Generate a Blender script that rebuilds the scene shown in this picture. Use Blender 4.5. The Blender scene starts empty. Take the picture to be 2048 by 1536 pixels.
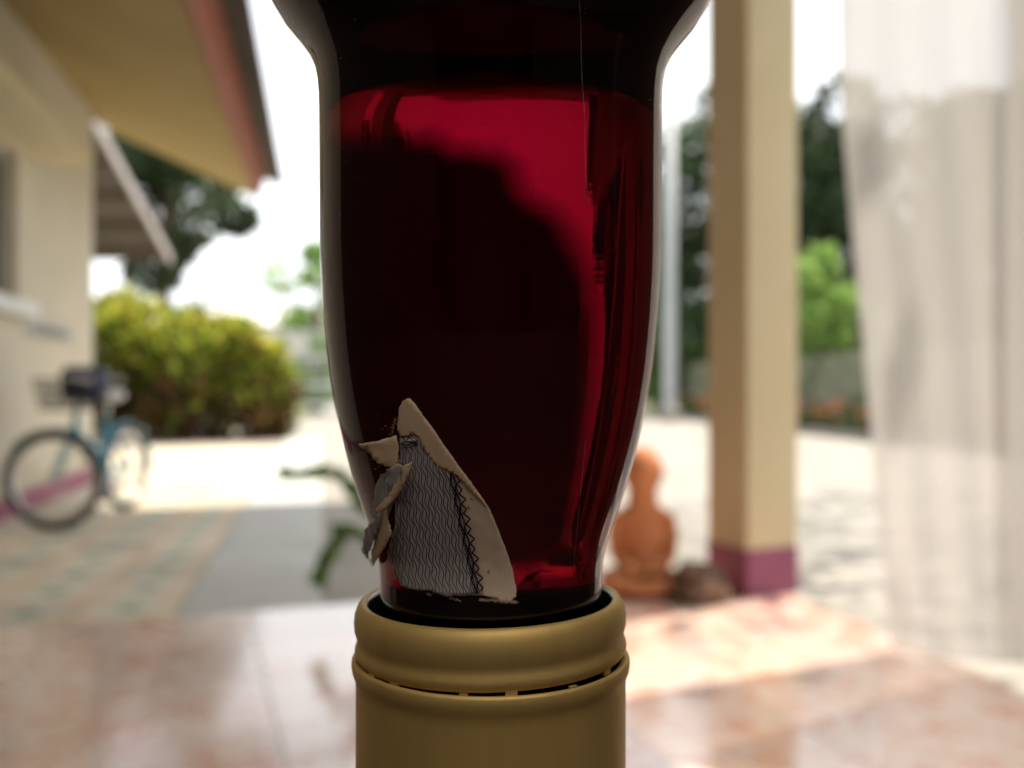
import bpy, bmesh, math, random
import numpy as np
from mathutils import Vector, Matrix, noise
from mathutils.geometry import delaunay_2d_cdt
random.seed(7); rng = np.random.default_rng(7)
R_ = math.radians
scn = bpy.context.scene
col = scn.collection
F = 1850.0                    # focal length in pixels of the 2048 px wide photo
EYE = 0.83                    # camera height over the terrace floor
YARD = -0.12                  # the yard lies one step below the terrace

# ------------------------------------------------------------ camera
cam = bpy.data.cameras.new('camera'); camo = bpy.data.objects.new('camera', cam); col.objects.link(camo)
camo.location = (0, 0, EYE); camo.rotation_euler = (R_(90), 0, 0)
cam.sensor_width = 36; cam.lens = 36 * F / 2048
cam.clip_start = 0.01; cam.clip_end = 4000
cam.dof.use_dof = True; cam.dof.focus_distance = 0.0885; cam.dof.aperture_fstop = cam.lens / 1.65
cam.dof.aperture_blades = 0
scn.camera = camo
# ------------------------------------------------------------ sky and sun
HX, HY = -0.40, -0.26        # horizontal run of a sun ray per metre it falls
elev = math.atan2(1, math.hypot(HX, HY))
w = bpy.data.worlds.new('World'); scn.world = w; w.use_nodes = True
nt = w.node_tree; nt.nodes.clear()
sky = nt.nodes.new('ShaderNodeTexSky'); sky.sky_type = 'NISHITA'; sky.sun_disc = False
sky.sun_elevation = elev; sky.sun_rotation = math.atan2(-HX, -HY)
sky.air_density = 1.0; sky.dust_density = 5.0; sky.ozone_density = 1.0
bg = nt.nodes.new('ShaderNodeBackground'); bg.inputs[1].default_value = 0.15
wo = nt.nodes.new('ShaderNodeOutputWorld')
tcw = nt.nodes.new('ShaderNodeTexCoord'); nzw = nt.nodes.new('ShaderNodeTexNoise'); nzw.inputs['Scale'].default_value = 2.2; nzw.inputs['Detail'].default_value = 5
mpw = nt.nodes.new('ShaderNodeMapping'); mpw.inputs['Scale'].default_value = (1, 1, 2.5)
mrw = nt.nodes.new('ShaderNodeMapRange'); mrw.inputs['From Min'].default_value = .3; mrw.inputs['From Max'].default_value = .6; mrw.inputs['To Min'].default_value = .55; mrw.inputs['To Max'].default_value = .95
mxw = nt.nodes.new('ShaderNodeMix'); mxw.data_type = 'RGBA'; mxw.inputs[7].default_value = (5.6, 5.7, 5.8, 1)    # thin bright cloud over the whole sky
nt.links.new(tcw.outputs['Generated'], mpw.inputs[0]); nt.links.new(mpw.outputs[0], nzw.inputs['Vector']); nt.links.new(nzw.outputs[0], mrw.inputs[0])
nt.links.new(mrw.outputs[0], mxw.inputs[0]); nt.links.new(sky.outputs[0], mxw.inputs[6]); nt.links.new(mxw.outputs[2], bg.inputs[0]); nt.links.new(bg.outputs[0], wo.inputs[0])
sun = bpy.data.lights.new('sun', 'SUN'); suno = bpy.data.objects.new('sun', sun); col.objects.link(suno)
sun.energy = 3.4; sun.angle = R_(0.5); sun.color = (1.0, 0.91, 0.77)
suno.rotation_euler = Vector((HX, HY, -1)).to_track_quat('-Z', 'Y').to_euler()
suno.location = (5, -8, 12)
scn.view_settings.view_transform = 'Standard'; scn.view_settings.look = 'None'
scn.view_settings.gamma = 1; scn.view_settings.use_curve_mapping = False
scn.view_settings.exposure = 1.2
c = scn.cycles
c.use_denoising = True; c.max_bounces = 24; c.transmission_bounces = 20; c.transparent_max_bounces = 16
c.diffuse_bounces = 4; c.glossy_bounces = 8; c.sample_clamp_indirect = 8; c.caustics_refractive = True
c.use_adaptive_sampling = False

# ------------------------------------------------------------ helpers
def tag(o, label=None, cat=None, group=None, kind=None):
    if label: o['label'] = label
    if cat: o['category'] = cat
    if group: o['group'] = group
    if kind: o['kind'] = kind
    return o
def thing(name, label, cat, loc=(0, 0, 0), rz=0, group=None):
    o = bpy.data.objects.new(name, None); col.objects.link(o); o.empty_display_size = 0.1
    o.location = loc; o.rotation_euler = (0, 0, rz)
    return tag(o, label, cat, group)
def link(name, me, mat=None, parent=None, world=False):
    if mat and not me.materials: me.materials.append(mat)
    o = bpy.data.objects.new(name, me); col.objects.link(o)
    if parent:
        o.parent = parent
        if world: o.matrix_parent_inverse = root_matrix(parent).inverted()
    return o
def root_matrix(o):
    m = Matrix.LocRotScale(o.location, o.rotation_euler, o.scale)
    return root_matrix(o.parent) @ o.matrix_parent_inverse @ m if o.parent else m
def obj(name, bm, mat, parent=None, smooth=False, world=False, bevel=0):
    me = bpy.data.meshes.new(name)
    bmesh.ops.recalc_face_normals(bm, faces=bm.faces)
    bm.to_mesh(me); bm.free()
    if smooth:
        for p in me.polygons: p.use_smooth = True
    o = link(name, me, mat, parent, world)
    if bevel:
        m = o.modifiers.new('bevel', 'BEVEL'); m.width = bevel; m.segments = 2; m.limit_method = 'ANGLE'
    return o
def copy_tree(o, parent=None):
    c_ = o.copy(); col.objects.link(c_); c_.parent = parent
    for ch in [x for x in o.children]: copy_tree(ch, c_)
    return c_
def box(bm, lo, hi, m=None):
    vs = [bm.verts.new((x, y, z)) for x in (lo[0], hi[0]) for y in (lo[1], hi[1]) for z in (lo[2], hi[2])]
    if m is not None:
        for v in vs: v.co = m @ v.co
    for f in ((0,1,3,2),(4,6,7,5),(0,4,5,1),(2,3,7,6),(0,2,6,4),(1,5,7,3)):
        bm.faces.new([vs[i] for i in f])
    return bm
def bx(lo, hi, m=None): return box(bmesh.new(), lo, hi, m)
def tube(bm, pts, r, seg=10, closed=False, caps=True):
    pts = [Vector(p) for p in pts]; n = len(pts); rings = []
    rs = r if isinstance(r, (list, tuple)) else [r] * n
    up = Vector((0, 0, 1)); prev = None
    for i, p in enumerate(pts):
        a = pts[(i - 1) % n] if (closed or i > 0) else p
        b = pts[(i + 1) % n] if (closed or i < n - 1) else p
        t = (b - a).normalized()
        s = t.cross(up if prev is None else prev)
        if s.length < 1e-4: s = t.cross(Vector((1, 0, 0)))
        s.normalize(); u = s.cross(t).normalized(); prev = u
        rings.append([bm.verts.new(p + (s * math.cos(k * 2 * math.pi / seg) + u * math.sin(k * 2 * math.pi / seg)) * rs[i]) for k in range(seg)])
    for i in range(n if closed else n - 1):
        A, B = rings[i], rings[(i + 1) % n]
        for k in range(seg): bm.faces.new((A[k], A[(k + 1) % seg], B[(k + 1) % seg], B[k]))
    if caps and not closed: bm.faces.new(rings[0][::-1]); bm.faces.new(rings[-1])
    return bm
def tb(pts, r, seg=10, closed=False): return tube(bmesh.new(), pts, r, seg, closed)
def lathe(prof, seg=96, cx=0, cy=0, z0=0, close=False):
    bm = bmesh.new(); rings = []
    for r, z in prof:
        if r < 1e-6: rings.append([bm.verts.new((cx, cy, z0 + z))])
        else: rings.append([bm.verts.new((cx + r * math.cos(2 * math.pi * k / seg), cy + r * math.sin(2 * math.pi * k / seg), z0 + z)) for k in range(seg)])
    m = len(rings)
    for i in range(m if close else m - 1):
        A, B = rings[i], rings[(i + 1) % m]
        for k in range(seg):
            q = (k + 1) % seg
            if len(A) == 1 and len(B) == 1: continue
            if len(A) == 1: bm.faces.new((A[0], B[q], B[k]))
            elif len(B) == 1: bm.faces.new((A[k], A[q], B[0]))
            else: bm.faces.new((A[k], A[q], B[q], B[k]))
    return bm
def prism(poly, z0, z1):
    bm = bmesh.new()
    A = [bm.verts.new((x, y, z0)) for x, y in poly]; B = [bm.verts.new((x, y, z1)) for x, y in poly]
    bm.faces.new(A[::-1]); bm.faces.new(B); n = len(poly)
    for i in range(n): bm.faces.new((A[i], A[(i + 1) % n], B[(i + 1) % n], B[i]))
    return bm
def clip(poly, hp):            # keep the side where a*x+b*y<=c
    a, b, cc = hp; out = []
    for i in range(len(poly)):
        p, q = poly[i], poly[(i + 1) % len(poly)]
        dp, dq = a * p[0] + b * p[1] - cc, a * q[0] + b * q[1] - cc
        if dp <= 0: out.append(p)
        if (dp < 0 < dq) or (dq < 0 < dp):
            t = dp / (dp - dq); out.append((p[0] + t * (q[0] - p[0]), p[1] + t * (q[1] - p[1])))
    return out
def area(p): return abs(sum(p[i][0] * p[(i+1) % len(p)][1] - p[(i+1) % len(p)][0] * p[i][1] for i in range(len(p)))) / 2 if len(p) > 2 else 0
def at(x, y, d): return Vector(((x - 1024) / F * d, d, EYE + (768 - y) / F * d))

# ------------------------------------------------------------ materials
def mat(name, base=(.5, .5, .5), rough=.7, metal=0, spec=.5):
    m = bpy.data.materials.new(name); m.use_nodes = True
    b = m.node_tree.nodes['Principled BSDF']
    b.inputs['Base Color'].default_value = (*base, 1); b.inputs['Roughness'].default_value = rough
    b.inputs['Metallic'].default_value = metal; b.inputs['Specular IOR Level'].default_value = spec
    return m
def N(m, t, **kw):
    n = m.node_tree.nodes.new(t)
    for k, v in kw.items(): setattr(n, k, v)
    return n
def mottled(name, colors, scale=5, rough=.7, detail=6, bump=0, bscale=None, spec=.5, metal=0, coords='Object', stretch=(1, 1, 1), rnd=0, lo=.3, hi=.7, rvar=0, bdist=.01):
    m = mat(name, colors[0], rough, metal, spec); t = m.node_tree; b = t.nodes['Principled BSDF']
    tc = N(m, 'ShaderNodeTexCoord'); mp = N(m, 'ShaderNodeMapping'); mp.inputs['Scale'].default_value = stretch
    src = tc.outputs[coords]
    if rnd:
        oi = N(m, 'ShaderNodeObjectInfo'); ml = N(m, 'ShaderNodeVectorMath', operation='MULTIPLY'); ml.inputs[1].default_value = (37, 17, 23)
        cb = N(m, 'ShaderNodeCombineXYZ')
        for i in range(3): t.links.new(oi.outputs['Random'], cb.inputs[i])
        t.links.new(cb.outputs[0], ml.inputs[0]); ad = N(m, 'ShaderNodeVectorMath', operation='ADD')
        t.links.new(src, ad.inputs[0]); t.links.new(ml.outputs[0], ad.inputs[1]); src = ad.outputs[0]
    t.links.new(src, mp.inputs[0])
    nz = N(m, 'ShaderNodeTexNoise'); nz.inputs['Scale'].default_value = scale; nz.inputs['Detail'].default_value = detail
    nz.inputs['Roughness'].default_value = .6
    t.links.new(mp.outputs[0], nz.inputs['Vector'])
    cr = N(m, 'ShaderNodeValToRGB'); e = cr.color_ramp.elements
    n = len(colors)
    while len(e) < n: e.new(.5)
    for i, cc in enumerate(colors): e[i].position = lo + (hi - lo) * i / (n - 1); e[i].color = (*cc, 1)
    t.links.new(nz.outputs['Fac'], cr.inputs[0])
    out = cr.outputs[0]
    if rnd:
        hs = N(m, 'ShaderNodeHueSaturation'); mr = N(m, 'ShaderNodeMapRange')
        mr.inputs['To Min'].default_value = 1 - rnd; mr.inputs['To Max'].default_value = 1 + rnd
        t.links.new(oi.outputs['Random'], mr.inputs[0]); t.links.new(mr.outputs[0], hs.inputs['Value']); t.links.new(out, hs.inputs['Color']); out = hs.outputs[0]
    t.links.new(out, b.inputs['Base Color'])
    if rvar:
        mr2 = N(m, 'ShaderNodeMapRange'); mr2.inputs['To Min'].default_value = rough - rvar; mr2.inputs['To Max'].default_value = rough + rvar
        t.links.new(nz.outputs['Fac'], mr2.inputs[0]); t.links.new(mr2.outputs[0], b.inputs['Roughness'])
    if bump:
        n2 = N(m, 'ShaderNodeTexNoise'); n2.inputs['Scale'].default_value = bscale or scale * 6; n2.inputs['Detail'].default_value = 4
        t.links.new(mp.outputs[0], n2.inputs['Vector'])
        bp = N(m, 'ShaderNodeBump'); bp.inputs['Strength'].default_value = bump; bp.inputs['Distance'].default_value = bdist
        t.links.new(n2.outputs['Fac'], bp.inputs['Height']); t.links.new(bp.outputs[0], b.inputs['Normal'])
    return m
def leafmat(name, c0, c1, c2=None, trans=.4):
    m = bpy.data.materials.new(name); m.use_nodes = True; t = m.node_tree; t.nodes.clear()
    o = N(m, 'ShaderNodeOutputMaterial'); a = N(m, 'ShaderNodeAttribute'); a.attribute_name = 'tone'
    cr = N(m, 'ShaderNodeValToRGB'); cs = [c0, c1] + ([c2] if c2 else [])
    e = cr.color_ramp.elements
    while len(e) < len(cs): e.new(.5)
    for i, cc in enumerate(cs): e[i].position = i / (len(cs) - 1); e[i].color = (*cc, 1)
    t.links.new(a.outputs['Fac'], cr.inputs[0])
    p = N(m, 'ShaderNodeBsdfPrincipled'); p.inputs['Roughness'].default_value = .45; p.inputs['Specular IOR Level'].default_value = .4
    tr = N(m, 'ShaderNodeBsdfTranslucent'); mx = N(m, 'ShaderNodeMixShader'); mx.inputs[0].default_value = trans
    t.links.new(cr.outputs[0], p.inputs['Base Color']); t.links.new(cr.outputs[0], tr.inputs[0])
    t.links.new(p.outputs[0], mx.inputs[1]); t.links.new(tr.outputs[0], mx.inputs[2]); t.links.new(mx.outputs[0], o.inputs[0])
    return m
M = dict(
    cream=mottled('cream_render', [(.50, .43, .27), (.56, .48, .32)], 3, .75, bump=.15, bscale=60),
    yellow=mottled('yellow_paint', [(.50, .42, .25), (.56, .47, .30)], 2, .7, bump=.1, bscale=50),
    wallw=mottled('wall_paint', [(.46, .41, .32), (.52, .47, .37)], 1.5, .8, bump=.15, bscale=60),
    purple=mottled('purple_paint', [(.21, .045, .095), (.27, .065, .13)], 4, .55, bump=.1, bscale=50),
    soffit=mottled('soffit_paint', [(.31, .225, .085), (.36, .265, .105)], 1.2, .8),
    fascia=mottled('fascia_paint', [(.30, .085, .045), (.22, .07, .045)], 3, .6),
    sheet=mottled('fibre_cement_roof', [(.09, .085, .075), (.16, .14, .12)], 4, .9, bump=.2),
    greyroof=mottled('grey_roof', [(.08, .07, .06), (.12, .10, .09)], 2, .8),
    beam=mottled('pale_beam', [(.30, .27, .26), (.38, .34, .33)], 3, .7),
    concrete=mottled('yard_concrete', [(.19, .18, .155), (.29, .27, .235), (.23, .215, .19)], 1.3, .85, bump=.25, bscale=30, coords='Object'),
    slab=mottled('path_slab', [(.40, .41, .39), (.50, .51, .48)], 2.5, .85, bump=.3, bscale=40, rnd=.08),
    earth=mottled('earth_and_grass', [(.20, .17, .10), (.12, .13, .05), (.09, .12, .04)], .6, .95, bump=.5),
    riser=mottled('painted_riser', [(.36, .22, .20), (.44, .28, .25)], 4, .7),
    bed=mottled('joint_mortar', [(.20, .17, .14), (.27, .23, .2)], 8, .9),
    stone=mottled('rough_stone', [(.09, .11, .06), (.19, .19, .13), (.10, .13, .06)], 6, .95, bump=.6, bscale=30, rnd=.25),
    rock=mottled('brown_rock', [(.055, .03, .02), (.16, .09, .055), (.34, .27, .2)], 14, .85, bump=.9, bscale=40, lo=.35, hi=.72),
    terracotta=mottled('terracotta', [(.50, .17, .06), (.60, .24, .10)], 9, .8, bump=.3, bscale=90),
    potclay=mottled('clay_pot', [(.36, .22, .14), (.46, .3, .2)], 10, .8, bump=.2),
    bark=mottled('bark', [(.07, .05, .035), (.14, .1, .07)], 12, .95, bump=.8, stretch=(1, 1, .3)),
    stem=mottled('green_stem', [(.07, .10, .04), (.12, .11, .06)], 30, .7),
    white=mottled('white_paint', [(.62, .62, .6), (.7, .7, .68)], 2, .6),
    steel=mat('galvanised_steel', (.55, .56, .56), .4, .8),
    chrome=mat('chrome', (.75, .75, .75), .15, 1),
    rubber=mottled('tyre_rubber', [(.03, .03, .03), (.06, .055, .05)], 30, .8),
    blue=mottled('blue_enamel', [(.03, .22, .30), (.05, .28, .36)], 10, .3),
    darkblue=mat('navy_plastic', (.03, .035, .07), .6),
    wire=mat('basket_wire', (.06, .05, .05), .5, .4),
    seatgrey=mat('grey_seat', (.55, .52, .53), .45),
    wood=mottled('table_wood', [(.16, .08, .035), (.25, .13, .06)], 6, .4, stretch=(1, 8, 8), bump=.1),
    ceiling=mottled('porch_ceiling', [(.62, .57, .48), (.67, .62, .52)], 1, .8),
    dim=mottled('room_plaster', [(.34, .27, .24), (.40, .32, .28)], 1.2, .85),
    beam2=mottled('pole_paint', [(.36, .38, .38), (.44, .46, .46)], 2, .6),
    facade=mottled('dark_wood_cladding', [(.05, .032, .026), (.08, .05, .04)], 3, .7, stretch=(1, 1, .2)),
    darkwood=mottled('dark_table_wood', [(.035, .02, .014), (.07, .04, .025)], 6, .6, stretch=(1, 8, 8), bump=.1),
    hill=mottled('hill_forest', [(.05, .08, .03), (.09, .12, .05)], .03, .95, coords='Object'),
    darkslot=mat('dark_slot', (.06, .06, .055), .8),
    palewall=mottled('pale_wall', [(.6, .56, .52), (.68, .64, .6)], .7, .8),
    glasspane=mat('window_glass', (.05, .055, .06), .06, 0, .8),
    winframe=mottled('window_frame_paint', [(.36, .33, .27), (.42, .39, .32)], 4, .5),
)

# ------------------------------------------------------------ ground, yard and path (structure)
U = Vector((-.203, .979, 0)).normalized()      # the left house runs this way
A_ = Vector((.944, .33, 0)).normalized()       # the porch front runs this way
B_ = Vector((-A_.y, A_.x, 0))
bm = bmesh.new()
n = 48
for i in range(n + 1):
    for j in range(n + 1):
        x, y = (i / n - .5) * 2, (j / n - .5) * 2
        bm.verts.new((x * abs(x) * 1500, y * abs(y) * 1500, YARD - .05))
bm.verts.ensure_lookup_table()
for i in range(n):
    for j in range(n):
        a = i * (n + 1) + j; bm.faces.new([bm.verts[k] for k in (a, a + n + 1, a + n + 2, a + 1)])
tag(obj('ground', bm, M['earth']), kind='structure')
yard = tag(obj('yard', prism([(-7.5, -2), (9, -2), (9, 6), (5.85, 15), (4.2, 28), (3.5, 46), (-9, 46), (-9, 16), (-7.5, 12)], YARD - .04, YARD - .012), M['concrete']), kind='structure')
# expansion joints cut the yard into slabs : each slab a piece of the yard
hps_yard = []
def grid_pieces(name, parent, mat_fn, origin, ax, size, gap, z0, z1, irange, jrange, hps, lift=0, maxn=300, bevel=0):
    ay = Vector((-ax.y, ax.x, 0)); n_ = 0; shared = {}
    for j in jrange:
        for i in irange:
            cx, cy = (i + .5) * size[0], (j + .5) * size[1]
            hx, hy = size[0] / 2 - gap / 2, size[1] / 2 - gap / 2
            corners = [origin + ax * (cx + sx * hx) + ay * (cy + sy * hy) for sx, sy in ((-1, -1), (1, -1), (1, 1), (-1, 1))]
            poly = [(p.x, p.y) for p in corners]; full = True
            for hp in hps:
                q = clip(poly, hp)
                if len(q) < 3: poly = []; break
                if area(q) < area(poly) - 1e-9: full = False
                poly = q
            if area(poly) < .12 * size[0] * size[1] * (1 if full else .3) or area(poly) < .004: continue
            ce = origin + ax * cx + ay * cy
            dz = random.uniform(0, lift)
            m_ = mat_fn(i, j)
            if full:
                key = m_.name
                if key not in shared:
                    b_ = bmesh.new(); box(b_, (-hx, -hy, z0), (hx, hy, z1))
                    bmesh.ops.bevel(b_, geom=[e for e in b_.edges if min(v.co.z for v in e.verts) > z1 - 1e-6], offset=bevel or .0015, segments=1, affect='EDGES')
                    me = bpy.data.meshes.new(name); bmesh.ops.recalc_face_normals(b_, faces=b_.faces); b_.to_mesh(me); b_.free(); me.materials.append(m_)
                    shared[key] = me
                o = bpy.data.objects.new(name, shared[key]); col.objects.link(o); o.parent = parent
                o.location = (ce.x, ce.y, dz); o.rotation_euler = (random.uniform(-.001, .001), random.uniform(-.001, .001), math.atan2(ax.y, ax.x))
            else:
                P2 = [((Vector((x, y, 0)) - ce).dot(ax), (Vector((x, y, 0)) - ce).dot(ay)) for x, y in poly]
                o = obj(name, prism(P2, z0, z1), m_, parent)
                o.location = (ce.x, ce.y, dz); o.rotation_euler = (0, 0, math.atan2(ax.y, ax.x))
            n_ += 1
            if n_ >= maxn: return n_
    return n_
# boundary between patterned paving and the plain concrete runs along U through this point
bp0 = Vector((-1.38, 3.76, 0)); nU = Vector((U.y, -U.x, 0))      # nU points right
hp_left = (nU.x, nU.y, nU.dot(bp0)); hp_right = (-nU.x, -nU.y, -nU.dot(bp0) - .004)
hp_strip = (nU.x, nU.y, nU.dot(bp0) + .62)
hp_front = (-B_.x, -B_.y, -B_.dot(Vector((-1.72, 3.11, 0))) - .02)   # beyond the terrace edge
P0 = Vector((-3.51, 6.34, 0))
# patterned cement tiles: one flat print, green and orange lozenges on cream
pt = mat('patterned_cement_tile', (.4, .37, .3), .75); t = pt.node_tree; b = t.nodes['Principled BSDF']
tc = N(pt, 'ShaderNodeTexCoord'); sp = N(pt, 'ShaderNodeSeparateXYZ'); t.links.new(tc.outputs['Object'], sp.inputs[0])
def mth(m, op, *ins, **kw):
    n_ = N(m, 'ShaderNodeMath', operation=op)
    for i, v in enumerate(ins):
        if isinstance(v, (int, float)): n_.inputs[i].default_value = v
        else: m.node_tree.links.new(v, n_.inputs[i])
    return n_.outputs[0]
ax_ = mth(pt, 'ABSOLUTE', sp.outputs[0]); ay_ = mth(pt, 'ABSOLUTE', sp.outputs[1])
dia = mth(pt, 'ADD', ax_, ay_)
green = mth(pt, 'LESS_THAN', dia, .075)
cxx = mth(pt, 'SUBTRACT', .19, ax_); cyy = mth(pt, 'SUBTRACT', .19, ay_)
orange = mth(pt, 'LESS_THAN', mth(pt, 'ADD', cxx, cyy), .13)
nz = N(pt, 'ShaderNodeTexNoise'); nz.inputs['Scale'].default_value = 9; oi = N(pt, 'ShaderNodeObjectInfo')
t.links.new(oi.outputs['Location'], nz.inputs['Vector'])
mx1 = N(pt, 'ShaderNodeMix', data_type='RGBA'); mx1.inputs[6].default_value = (.54, .50, .40, 1); mx1.inputs[7].default_value = (.57, .44, .30, 1)
mx2 = N(pt, 'ShaderNodeMix', data_type='RGBA'); mx2.inputs[7].default_value = (.20, .30, .23, 1)
mx3 = N(pt, 'ShaderNodeHueSaturation'); mr = N(pt, 'ShaderNodeMapRange'); mr.inputs[3].default_value = .82; mr.inputs[4].default_value = 1.2
t.links.new(orange, mx1.inputs[0]); t.links.new(mx1.outputs[2], mx2.inputs[6]); t.links.new(green, mx2.inputs[0])
t.links.new(oi.outputs['Random'], mr.inputs[0]); t.links.new(mr.outputs[0], mx3.inputs['Value']); t.links.new(mx2.outputs[2], mx3.inputs['Color'])
t.links.new(mx3.outputs[0], b.inputs['Base Color'])
paving = tag(obj('paving', prism([(-8, 1.5), (-.8, 1.5), (-4.0, 17), (-8, 17)], YARD - .011, YARD - .008), M['bed']), kind='structure')
# keep the mortar bed left of the boundary line only
grid_pieces('tile', paving, lambda i, j: pt, bp0, nU, (.4, .4), .008, YARD - .008, YARD, range(-8, 0), range(-3, 27), [hp_left, hp_front], lift=.002)
path = tag(obj('path', prism([((bp0 - U * 1.2).x, (bp0 - U * 1.2).y), ((bp0 - U * 1.2 + nU * .62).x, (bp0 - U * 1.2 + nU * .62).y),
      ((bp0 + U * 12 + nU * .62).x, (bp0 + U * 12 + nU * .62).y), ((bp0 + U * 12).x, (bp0 + U * 12).y)], YARD - .011, YARD - .007), M['bed']), kind='structure')
grid_pieces('slab', path, lambda i, j: M['slab'], bp0, nU, (.61, .9), .014, YARD - .007, YARD + .002, range(0, 1), range(-2, 14), [hp_right, hp_front], lift=.002)

# ------------------------------------------------------------ terrace
L1 = Vector((-1.72, 3.11, 0))
q2, d2 = Vector((1.13, 3.58, 0)), Vector((.25, -1.13, 0)).normalized()
n2_ = Vector((-d2.y, d2.x, 0)); n2_ = n2_ if n2_.x > 0 else -n2_
hpA = (B_.x, B_.y, B_.dot(L1)); hpB = (n2_.x, n2_.y, n2_.dot(q2)); 
tpoly = clip(clip([(-6, -2.22), (3, -2.22), (3, 6), (-6, 6)], hpA), hpB)
terr = tag(obj('terrace', prism(tpoly, YARD - .03, -.012), M['riser']), kind='structure')
tt = mottled('terrace_tile', [(.66, .31, .20), (.72, .46, .36), (.78, .63, .55), (.68, .38, .27)], 8, .28, detail=5, rnd=.12, lo=.32, hi=.68, bump=.04, bscale=20, rvar=.08)
hpA2 = (hpA[0], hpA[1], hpA[2] - .002); hpB2 = (hpB[0], hpB[1], hpB[2] - .002)
tt.node_tree.nodes['Principled BSDF'].inputs['Coat Weight'].default_value = 1; tt.node_tree.nodes['Principled BSDF'].inputs['Coat Roughness'].default_value = .12
ntile = grid_pieces('tile', terr, lambda i, j: tt, L1, A_, (.4, .4), .0016, -.012, 0, range(-4, 12), range(-10, 2), [hpA2, hpB2, (0, -1, .9), (-1, 0, 3.6)], lift=.0006)
print('terrace tiles', ntile)

# ------------------------------------------------------------ left house
H = thing('house', 'cream house on the left with purple plinth, window hood and red-brown eave board', 'house', (P0.x, P0.y, 0))
def W(s, o_, z): return P0 + U * s + nU * o_ + Vector((0, 0, z))       # s along the wall, o_ out from the wall to the right
def quadbox(s0, s1, o0, o1, z0, z1):
    bm = bmesh.new(); vs = []
    for s in (s0, s1):
        for o_ in (o0, o1):
            for z in (z0, z1): vs.append(bm.verts.new(W(s, o_, z)))
    for f in ((0,1,3,2),(4,6,7,5),(0,4,5,1),(2,3,7,6),(0,2,6,4),(1,5,7,3)): bm.faces.new([vs[i] for i in f])
    return bm
SE = 2.64                                     # wall corner
ZT = 3.47
# wall with a window opening : s from -1.6 to .42, z .8 to 2.35
ws0, ws1, wz0, wz1 = -1.5, .36, 1.42, 2.50
for k, (a0, a1, z0, z1) in enumerate([(-7.2, ws0, YARD - .05, ZT), (ws1, SE, YARD - .05, ZT), (ws0, ws1, YARD - .05, wz0), (ws0, ws1, wz1, ZT)]):
    pass
bm = bmesh.new()
for a0, a1, z0, z1 in [(-7.2, ws0, YARD - .05, ZT), (ws1, SE, YARD - .05, ZT), (ws0, ws1, YARD - .05, wz0), (ws0, ws1, wz1, ZT)]:
    b2 = quadbox(a0, a1, -.18, 0, z0, z1)
    me_ = bpy.data.meshes.new('tmp'); b2.to_mesh(me_); b2.free(); bm.from_mesh(me_); bpy.data.meshes.remove(me_)
obj('wall', bm, M['wallw'], H, world=True)
obj('wall', quadbox(SE - .18, SE, -6, -.181, YARD - .05, 5.2), M['wallw'], H, world=True)
obj('plinth', quadbox(-7.2, SE + .012, .0005, .012, YARD - .01, .045), M['purple'], H, world=True)
wf = bmesh.new()
for a0, a1, z0, z1 in [(ws0, ws0 + .06, wz0, wz1), (ws1 - .06, ws1, wz0, wz1), (ws0 + .06, ws1 - .06, wz0, wz0 + .06), (ws0 + .06, ws1 - .06, wz1 - .06, wz1), ((ws0 + ws1) / 2 - .03, (ws0 + ws1) / 2 + .03, wz0 + .06, wz1 - .06)]:
    b2 = quadbox(a0, a1, -.13, -.07, z0, z1); me_ = bpy.data.meshes.new('tmp'); b2.to_mesh(me_); b2.free(); wf.from_mesh(me_); bpy.data.meshes.remove(me_)
wfo = obj('window', wf, M['winframe'], H, world=True)
for a0, a1 in ((ws0 + .06, (ws0 + ws1) / 2 - .03), ((ws0 + ws1) / 2 + .03, ws1 - .06)):
    obj('pane', quadbox(a0, a1, -.105, -.098, wz0 + .06, wz1 - .06), M['glasspane'], wfo, world=True)
obj('window_hood', quadbox(ws0 - .15, ws1 + .62, .0, .38, wz1 + .06, wz1 + .17), M['cream'], H, world=True)
obj('window_sill', quadbox(ws0 - .1, ws1 + .12, -.06, .12, wz0 - .10, wz0 - .001), M['white'], H, world=True)
sl = obj('vent', quadbox(.55, 1.75, .0005, .03, 1.20, 1.30), M['white'], H, world=True)
for k in range(4): obj('slat', quadbox(.6, 1.7, .031, .04, 1.205 + k * .024, 1.215 + k * .024), M['darkslot'], sl, world=True)
# roof: eave line out from the wall, soffit sloping down outward
def slope_z(o_): return 3.47 - .435 * o_
S0, S1 = -8.0, 3.36
OE = 1.46
def slab_slope(o0, o1, lo, hi, s0, s1):
    bm = bmesh.new(); vs = []
    for s in (s0, s1):
        for o_ in (o0, o1):
            for dz in (lo, hi): vs.append(bm.verts.new(W(s, o_, slope_z(o_) + dz)))
    for f in ((0,1,3,2),(4,6,7,5),(0,4,5,1),(2,3,7,6),(0,2,6,4),(1,5,7,3)): bm.faces.new([vs[i] for i in f])
    return bm
roof = obj('roof', slab_slope(-6, OE - .02, .03, .16, S0, S1), M['sheet'], H, world=True)
obj('soffit', slab_slope(-.0, OE - .005, .0, .028, S0, S1 - .001), M['soffit'], H, world=True)
fb = bmesh.new(); vs = []
for s in (S0, S1 + .01):
    for (o_, z) in ((OE, slope_z(OE) - .02), (OE + .03, slope_z(OE) - .03), (OE + .13, slope_z(OE) + .23), (OE + .10, slope_z(OE) + .24)): vs.append(fb.verts.new(W(s, o_, z)))
for f in ((0,1,2,3),(7,6,5,4),(0,4,5,1),(1,5,6,2),(2,6,7,3),(3,7,4,0)): fb.faces.new([vs[i] for i in f])
obj('eave_board', fb, M['fascia'], H, world=True)
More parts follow.
